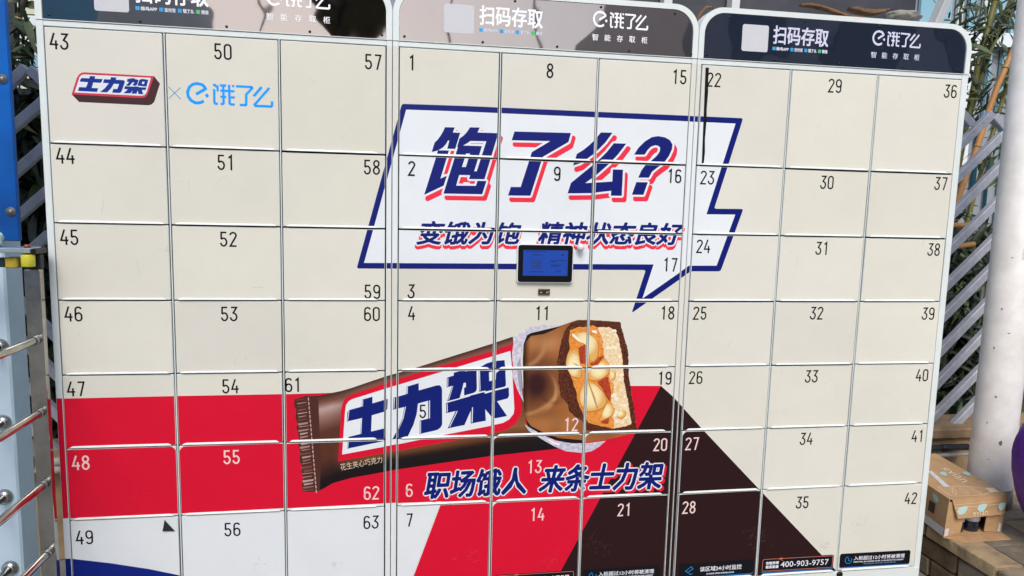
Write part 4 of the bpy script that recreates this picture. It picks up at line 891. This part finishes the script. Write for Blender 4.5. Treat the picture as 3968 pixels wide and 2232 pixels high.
on_front([[(0.02, 0.1235), (W_ - 0.004, 0.126), (W_ - 0.004, 0.1275), (0.02, 0.125)], [(0.016, 0.136), (W_ - 0.003, 0.1385), (W_ - 0.003, 0.1395), (0.016, 0.137)]], 'crease_line', MATS['carton_print'], 0.0010, fl)
for ox_, oy_ in (tl_(3657, 1838), tl_(3746, 1838)): on_top([[(a_ + ox_, b_ + oy_) for a_, b_ in leaf_poly(0.0, 0.0, 0.019, 0.022)]], 'tape_leaf', M_TAPE, 0.0014)
def on_left(polys, nm, m_):
    v, f = [], []
    for p in polys:
        b = len(v); v += [skew(-0.0012, y, z) for y, z in p]; f.append(tuple(range(b, b + len(p))))
    return cp_(nm, v, f, m_, lft)
on_left([[(0.004, 0.003), (0.004, 0.036), (D_, 0.036), (D_, 0.003)]], 'paper_label', M_CLB)
on_left([[(0.075, 0.062), (0.075, 0.105), (0.115, 0.105), (0.115, 0.062)]], 'dark_code_print', M_CDK)
on_left([[(y_ + 0.08, z_) for y_, z_ in leaf_poly(0.0, 0.127, 0.022, 0.014)]], 'tape_leaf', M_TAPE)
quadp('paper_label', [(0.001, -0.0004, 0.004), (0.018, -0.0004, 0.004), (0.021, -0.0004, 0.036), (0.003, -0.0004, 0.036)], M_CLB, 0.0)
quadp('paper_label', [(W_ - 0.02, -0.0004, 0.006), (W_ - 0.006, -0.0004, 0.006), (W_ - 0.006, -0.0004, 0.04), (W_ - 0.017, -0.0004, 0.04)], M_CLB, 0.0)
M_PET = mat('bottle_dark', (16, 24, 44), 0.08, coat=0.5); M_BLB = mat('bottle_label', (206, 210, 220), 0.4, noise=(50, (150, 156, 190), 0.6))
for i, (bx, by, lb) in enumerate(((0.150, 0.037, 'dark plastic water bottle in the right of the carton opening'), (0.082, 0.042, 'dark plastic water bottle half hidden at the left of the carton opening'))):
    p = Vector(skew(bx, by, 0.0045)); c = Matrix.Rotation(AX, 4, 'Z') @ p + ct.location
    rt = empty('water_bottle', c, lb, 'bottle')
    lathe('body', [(0.024, 0.0), (0.031, 0.006), (0.032, 0.02), (0.030, 0.026), (0.032, 0.032), (0.030, 0.045), (0.032, 0.052), (0.032, 0.11), (0.018, 0.135), (0.014, 0.142)], c, (0, 0, 1), M_PET, rt, 20)
    lathe('label', [(0.0324, 0.046), (0.0324, 0.105)], c, (0, 0, 1), M_BLB, rt, 20)
# purple stuffed bag at the right edge
bm = bmesh.new(); bmesh.ops.create_icosphere(bm, subdivisions=4, radius=1.0); pc = Vector((3.555, -0.06, 0.51))
for v in bm.verts:
    c = v.co.copy(); k = 1 + 0.05 * math.sin(5 * c.z + 2 * c.x) + 0.03 * math.sin(9 * c.x + 4 * c.y + 3 * c.z)
    wv = 1.0 - 0.22 * max(0, c.z) ** 2 - 0.12 * max(0, -c.z)
    v.co = pc + Vector((c.x * 0.205 * k * wv + 0.05 * (-c.z), c.y * 0.17 * k * wv, c.z * 0.285 * k))
pb = empty('purple_bag', (3.6, -0.06, 0.2215), 'bulging purple fabric bag at the right edge of the picture', 'bag')
bm_obj('body', bm, mat('purple_fabric', (96, 34, 148), 0.55, noise=(30, (64, 20, 108), 0.7), bump=(14, 0.6, 0.02)), pb, smooth=True)
tube('drawstring', [(3.545, -0.06, 0.77), (3.55, -0.07, 0.80), (3.57, -0.06, 0.83), (3.60, -0.05, 0.80), (3.59, -0.05, 0.77)], 0.006, mat('cord_black', (24, 22, 28), 0.7), pb, 8)

# ---------------------------------------------------------------- left: blue sign, painted post, steel railing
sg = empty('blue_sign', (-0.7, 0.10, 1.335), 'blue metal sign panel with bolts at the left edge', 'sign')
xe = at(50, 500, 0.10).x
box('panel', (xe - 1.0, xe, 0.10, 0.118, 1.345, 2.9), mat('sign_blue', (6, 96, 184), 0.3, noise=(3, (6, 64, 134), 0.8)), sg, 0.003)
for bxp, byp in ((10, 306), (43, 820)):
    c = at(bxp, byp, 0.10)
    lathe('bolt', [(0.0145, 0.0), (0.0145, 0.002), (0.006, 0.003), (0.006, 0.007), (0.003, 0.008)], (c.x, 0.0995, c.z), (0, -1, 0), mat('bolt_zinc', (150, 148, 142), 0.35, metal=0.8), sg, 16)
po = empty('painted_post', (-0.27, 0.18, 0), 'pale blue painted square post under the blue sign', 'post')
xr = at(47, 1500, 0.125).x
M_PBL = mat('post_paleblue', (208, 228, 240), 0.4, noise=(4, (186, 208, 222), 0.6))
box('shaft', (xr - 0.16, xr, 0.125, 0.235, 0.0, 2.5), M_PBL, po, 0.006)
rl2 = []
for fx, fy in ((-2, 1344), (10, 1638), (17, 1926), (39, 2203)):
    c = at(fx, fy, 0.122)
    lathe('flange', [(0.026, 0.0), (0.025, 0.006), (0.015, 0.012), (0.0125, 0.014)], (c.x, 0.1245, c.z), (0, -1, 0), M_CHROME, po, 24)
    tube('stub_rail', [(c.x, 0.113, c.z), (c.x - 0.004, -0.5, c.z)], 0.0115, M_CHROME, po, 16)
sr = empty('steel_railing', (-0.05, -0.06, 0), 'polished stainless steel railing post with round rails and yellow roller', 'railing')
a, b = at(110, 1385, -0.065), at(174, 1385, -0.065)
box('post', (a.x, b.x, -0.065, -0.042, 0.0, 1.275), M_CHROME, sr, 0.003, seg=2)
pxm = (a.x + b.x) / 2
for (u, v) in ((160, 1320), (170, 1602), (180, 1880), (190, 2145)):
    c = at(u, v, -0.07); tube('rail', [(pxm, -0.058, c.z), (pxm, -0.09, c.z), (pxm + 0.004, -0.7, c.z)], 0.0115, M_CHROME, sr, 16)
    tube('collar', [(pxm, -0.063, c.z), (pxm, -0.078, c.z)], 0.0135, M_CHROME, sr, 16)
t0 = at(130, 969, -0.075); zt = t0.z
box('top_bar', (t0.x - 0.5, t0.x + 0.002, -0.10, -0.03, zt - 0.007, zt + 0.007), mat('bar_steel', (186, 200, 206), 0.3, metal=0.6, noise=(18, (150, 162, 170), 0.5)), sr, 0.002)
box('end_cap', (t0.x + 0.0025, t0.x + 0.016, -0.099, -0.031, zt - 0.010, zt + 0.005), M_SCREW, sr, 0.002)
M_YEL = mat('yellow_plastic', (214, 208, 52), 0.45, noise=(12, (184, 176, 50), 0.5))
ry = at(109, 1009, -0.088)
lathe('roller', [(0.0165, 0.0), (0.0175, 0.0015), (0.0175, 0.0325), (0.0165, 0.034)], (ry.x, -0.088, zt - 0.046), (0, 0, 1), M_YEL, sr, 28)
lathe('roller_pin', [(0.008, 0.0), (0.008, 0.009)], (ry.x, -0.088, zt + 0.0075), (0, 0, 1), mat('copper_nut', (150, 84, 58), 0.45, metal=0.5), sr, 12)
lathe('roller_pin', [(0.006, 0.0), (0.006, 0.005)], (ry.x, -0.088, zt - 0.012), (0, 0, 1), M_SCREW, sr, 12)
bl = at(60, 1015, -0.05)
box('lower_arm', (bl.x - 0.5, bl.x - 0.018, -0.07, -0.035, bl.z - 0.014, bl.z + 0.012), mat('arm_dark', (62, 70, 82), 0.35, metal=0.6), sr, 0.003)
box('yellow_band', (bl.x - 0.018, bl.x + 0.016, -0.073, -0.032, bl.z - 0.016, bl.z + 0.014), mat('yellow_worn', (190, 164, 40), 0.5, noise=(25, (80, 72, 40), 0.8)), sr, 0.003)
box('black_sleeve', (a.x + 0.004, b.x + 0.002, -0.067, -0.040, 1.276, zt - 0.012), mat('sleeve_black', (30, 30, 34), 0.5, bump=(20, 0.5, 0.006)), sr, 0.003)
# crumpled plastic bag on the bar
bm = bmesh.new(); bmesh.ops.create_icosphere(bm, subdivisions=4, radius=1.0); bc = at(2, 985, -0.07); rb = random.Random(11)
for v in bm.verts:
    c = v.co; k = 1 + 0.07 * math.sin(5 * c.x + 4 * c.z) + 0.05 * math.sin(8 * c.z + 3 * c.y) + 0.03 * math.sin(13 * c.y + 9 * c.x)
    v.co = Vector((bc.x - 0.043, -0.068, zt + 0.0075)) + Vector((c.x * 0.052 * k, c.y * 0.035 * k, max(0.0, (c.z + 0.75) * 0.034 * k)))
bg_ = bm_obj('plastic_bag', bm, mat('bag_plastic', (196, 214, 206), 0.3, noise=(22, (60, 140, 136), 0.8)), None, smooth=True)
tag(bg_, 'crumpled white and green plastic bag on the steel bar at the left edge', 'plastic bag')
# dried curled leaf caught behind the post
vs, fs = [], []
pth = [at(x, y, 0.30) for x, y in ((116, 1760), (118, 1790), (112, 1815), (102, 1830), (90, 1846))]
tb_v, tb_f = tube_data(pth, [0.008, 0.017, 0.019, 0.015, 0.006], 8)
o = mobj('dried_leaf', tb_v, tb_f, mat('dry_leaf_pale', (170, 150, 112), 0.8, noise=(20, (110, 90, 60), 0.8)), smooth=True); tag(o, 'curled pale dried leaf hanging beside the steel railing post', 'dry leaf')

# ---------------------------------------------------------------- bamboo
M_CULM = {'green': mat('culm_green', (118, 112, 48), 0.45, noise=(6, (84, 88, 40), 0.7)), 'orange': mat('culm_orange', (186, 132, 74), 0.45, noise=(5, (150, 104, 60), 0.6)), 'dark': mat('culm_dark', (66, 62, 36), 0.5, noise=(8, (44, 44, 28), 0.6))}
M_NODE = mat('culm_node', (150, 138, 92), 0.6)
M_LEAF = [mat('leaf_a', (46, 64, 30), 0.5, noise=(9, (28, 44, 20), 0.7)), mat('leaf_b', (80, 92, 50), 0.5, noise=(9, (50, 66, 34), 0.7)), mat('leaf_dry', (150, 128, 88), 0.7), mat('leaf_shaded', (28, 40, 22), 0.5, noise=(9, (16, 24, 12), 0.7))]  # first and last greens darkened to stand for shade from bamboo overhead
def leaves(name, spots, n, size, parent, seed, mats, droop=0.4):
    rnd = random.Random(seed); vs, fs, mi = [], [], []
    for i in range(n):
        s = rnd.choice(spots); p = Vector((s[0] + rnd.gauss(0, s[3]), s[1] + rnd.gauss(0, s[3] * 0.6), s[2] + rnd.gauss(0, s[3])))
        if p.y < 0.84 and -0.05 < p.x < 3.05: p.y = 0.86
        a = rnd.uniform(0, 2 * math.pi); el = rnd.gauss(-droop, 0.45); d = Vector((math.cos(a) * math.cos(el), math.sin(a) * math.cos(el) * 0.6, math.sin(el))).normalized()
        sd_ = d.cross(Vector((rnd.uniform(-.4, .4), rnd.uniform(-1, -.2), rnd.uniform(.2, 1)))).normalized(); up = sd_.cross(d)
        L = size * rnd.uniform(0.6, 1.3); wd = L * rnd.uniform(0.07, 0.11); b = len(vs)
        for u, wq, h in ((0, 0.12, 0), (0.28, 1, 0.0), (0.62, 0.8, -0.03), (1, 0.02, -0.1)):
            c = p + d * L * u + up * L * h
            vs += [c - sd_ * wd * wq + up * wd * 0.25 * wq, c, c + sd_ * wd * wq + up * wd * 0.25 * wq]
        for k in range(3):
            o_ = b + k * 3; fs += [(o_, o_ + 1, o_ + 4, o_ + 3), (o_ + 1, o_ + 2, o_ + 5, o_ + 4)]; mi += [mats[i % len(mats)]] * 2
    o = mobj(name, vs, fs, M_LEAF, parent); o.data.polygons.foreach_set('material_index', mi); tag(o, kind='stuff'); return o
def bamboo(pix, Y, r, kind, label, nleaf, seed, spots, size=0.11, zlo=0.388, zhi=3.3, mats=(0, 1, 0)):
    pts = [at(x, y, Y) for x, y in pix]; rnd = random.Random(seed)
    lo, hi = (pts[0], pts[-1]) if pts[0].z < pts[-1].z else (pts[-1], pts[0])
    if pts[0].z > pts[-1].z: pts = pts[::-1]
    d = (pts[1] - pts[0]).normalized(); base = pts[0] - d * ((pts[0].z - zlo) / max(0.4, d.z)); base.z = zlo
    d2 = (pts[-1] - pts[-2]).normalized(); topp = pts[-1] + d2 * max(0.05, (zhi - pts[-1].z) / max(0.4, d2.z))
    pts = [base] + pts + [topp]
    rt = empty('bamboo', base, label, 'bamboo', 'bamboo behind the fence')
    fine = []
    for a_, b_ in zip(pts, pts[1:]):
        k = max(1, int((b_ - a_).length / 0.08)); fine += [a_.lerp(b_, i / k) for i in range(k)]
    fine.append(pts[-1]); n_ = len(fine)
    tube('culm', fine, [r * (1 - 0.25 * i / n_) for i in range(n_)], M_CULM[kind], rt, 10)
    i = 2
    while i < n_ - 1:
        p, t = fine[i], (fine[i + 1] - fine[i]).normalized(); tube('node', [p - t * 0.005, p, p + t * 0.005], [r * 0.98, r * 1.12, r * 0.98], M_NODE, rt, 10)
        if rnd.random() < 0.6:
            a = rnd.uniform(0, 6.3); e = p + Vector((math.cos(a) * 0.16, math.sin(a) * 0.08, rnd.uniform(0.02, 0.2))); tube('branch', [p, p.lerp(e, 0.5) + Vector((0, 0, 0.02)), e], [0.0035, 0.0025, 0.0012], M_CULM['dark'], rt, 5)
        i += 4
    if nleaf: leaves('foliage', [(*at(x, y, Y + dy), sp_) for x, y, dy, sp_ in spots], nleaf, size, rt, seed, mats)
bamboo([(3754, 437), (3775, 330), (3790, 250), (3857, 0)], 1.25, 0.019, 'green', 'green bamboo stem nearest the right locker, forked above the fence', 170, 21, [(3790, 60, 0, 0.10), (3760, 40, 0.1, 0.08), (3800, 210, -0.05, 0.08), (3770, 390, 0, 0.07)])
bamboo([(3757, 440), (3800, 300), (3850, 150), (3922, 0)], 1.32, 0.020, 'green', 'green bamboo stem leaning to the column top, behind the forked stem', 130, 22, [(3900, 30, 0, 0.08), (3830, 110, 0, 0.09), (3780, 220, 0, 0.08)])
bamboo([(3708, 780), (3788, 566), (3833, 425), (3864, 338), (3929, 186)], 1.05, 0.0175, 'orange', 'orange brown bamboo stem leaning right behind the fence peak', 10, 23, [(3850, 420, 0.1, 0.08)])
bamboo([(3757, 828), (3808, 642), (3867, 452), (3919, 259)], 1.15, 0.0125, 'green', 'thin dark green bamboo stem beside the white column', 70, 24, [(3870, 560, 0, 0.07), (3900, 330, 0, 0.06), (3850, 640, 0, 0.06)])
bamboo([(41, 290), (59, 177), (73, 72), (96, 0)], 1.0, 0.0135, 'dark', 'dark bamboo stem left of the lockers beside the blue sign', 90, 25, [(70, 215, 0.05, 0.09), (110, 150, 0, 0.06), (130, 175, 0.0, 0.05), (90, 30, 0, 0.07), (50, 420, 0, 0.1)], size=0.15)
# low foliage mass behind the fence on both sides
th = [(*at(x, y, Y), 0.10) for x, y, Y in ((3700, 960, 1.2), (3760, 1000, 1.3), (3640, 1000, 1.2), (3700, 1120, 1.2), (3790, 1130, 1.3), (3640, 1200, 1.2), (3740, 1250, 1.25), (3690, 1340, 1.2), (3770, 1380, 1.2), (3640, 1420, 1.25), (3720, 1500, 1.2), (3660, 1560, 1.2), (3750, 1600, 1.25))]
o = leaves('bamboo_thicket', th, 2600, 0.15, None, 31, (3, 3, 3, 0, 3, 1)); tag(o, 'dense bamboo leaves, coloured dark for shade, behind the right fence', 'foliage')
th = [(*at(x, y, Y), 0.10) for x, y, Y in ((110, 430, 1.1), (90, 520, 1.2), (130, 620, 1.2), (90, 700, 1.2), (140, 800, 1.2), (100, 880, 1.2), (120, 960, 1.2), (80, 1060, 1.2), (200, 1150, 1.2), (90, 1250, 1.25), (200, 1350, 1.2), (100, 1450, 1.2), (210, 1550, 1.2), (210, 1680, 1.2), (110, 1700, 1.2))]
o = leaves('bamboo_thicket', th, 2600, 0.17, None, 32, (3, 3, 3, 0)); tag(o, 'dense bamboo leaves, coloured dark for shade, behind the left fence', 'foliage')
for i, (x0, y0, x1, y1, lb) in enumerate(((3690, 868, 3770, 872, 'short brown cut bamboo cane lying across behind the right fence'), (3700, 962, 3775, 945, 'lower brown cut bamboo cane behind the right fence'))):
    p, q = at(x0 - 60, y0 + 4, 0.98), at(x1, y1, 0.98); o = tube('cut_cane', [p, p.lerp(q, 0.5), q], 0.013, M_CULM['orange'], None, 10); tag(o, lb, 'cane')

# ---------------------------------------------------------------- street behind the camera (seen mirrored in the headers)
def block(name, x0, x1, y0, y1, h, base, label, wcol):
    rt = empty(name, ((x0 + x1) / 2, (y0 + y1) / 2, 0), label, 'building')
    box('wall', (x0, x1, y0, y1, 0, h), mat(name + str(int(x0)), base, 0.8, noise=(0.4, tuple(int(c * 0.85) for c in base), 0.6)), rt)
    wm = mat('far_window_%d_%d' % (int(x0), wcol[0]), wcol, 0.2)
    nx = int((x1 - x0) / 2.2); nz = int(h / 3)
    for i in range(nx):
        for k in range(nz):
            xa = x0 + 0.6 + i * 2.2; box('window', (xa, xa + 1.2, y1 - 0.02, y1 + 0.03, 0.9 + k * 3, 2.5 + k * 3), wm, rt)
block('street_building', 6.4, 30, -20, -10.5, 6.6, (180, 180, 186), 'slate building across the street, mirrored in the right header', (120, 126, 142))
block('street_building', -26, -4.6, -22, -11, 7, (208, 222, 232), 'blue grey building across the street, mirrored in the left header', (120, 140, 160))
st = empty('street_tree', (0.35, -8.5, 0), 'street tree across the pavement, mirrored in the left header', 'tree')
tube('trunk', [(0.35, -8.5, 0), (0.36, -8.5, 2.0), (0.33, -8.5, 3.7), (0.33, -8.5, 4.0)], [0.26, 0.2, 0.19, 0.24], M_CULM['dark'], st, 12)
for k, (dx, dy) in enumerate(((-0.75, 0.0), (0.62, 0.1), (0.1, -0.5))):
    tube('limb', [(0.33, -8.5, 3.8), (0.33 + dx * 0.45, -8.5 + dy * 0.5, 4.25), (0.33 + dx * 1.1, -8.5 + dy, 5.0), (0.33 + dx * 1.7, -8.5 + dy * 1.5, 6.4)], [0.2, 0.19, 0.17, 0.08], M_CULM['dark'], st, 10)
leaves('crown', [(0.3 + 1.4 * math.cos(k), -8.5 + 0.9 * math.sin(k * 1.7), 7.0 + 0.7 * math.sin(k * 2.3), 0.55) for k in range(12)], 2600, 0.28, st, 77, (0, 0, 1))
kk = empty('blue_board', (-0.95, -2.0, 0), 'blue sign board on a steel leg beside the photographer, mirrored in the left header', 'sign')
box('board', (-0.98, -0.92, -2.85, -1.3, 1.95, 3.1), mat('board_blue', (30, 172, 232), 0.4, noise=(2, (24, 150, 212), 0.5)), kk, 0.006)
for yy in (-2.7, -1.45): tube('leg', [(-0.95, yy, 0), (-0.95, yy, 1.0), (-0.95, yy, 1.96)], 0.03, M_GALV, kk, 12)
for i, (px_, y_, h_) in enumerate(((-0.82, -8.0, 7.5), (1.62, -8.2, 8.0), (3.05, -8.4, 7.0))):
    o = empty('street_pole', (px_, y_, 0), ('thin street pole mirrored between the words on the left header', 'thin street pole mirrored left of the words on the middle header', 'thin street pole mirrored right of the words on the middle header')[i], 'pole', 'poles across the street')
    tube('shaft', [(px_, y_, 0), (px_ + 0.03, y_, h_ * 0.5), (px_ + 0.12, y_, h_)], [0.022, 0.018, 0.014], mat('pole_grey', (120, 116, 112), 0.6), o, 8)
    lathe('base_plate', [(0.09, 0), (0.09, 0.02), (0.04, 0.05)], (px_, y_, 0), (0, 0, 1), M_SCREW, o, 12)
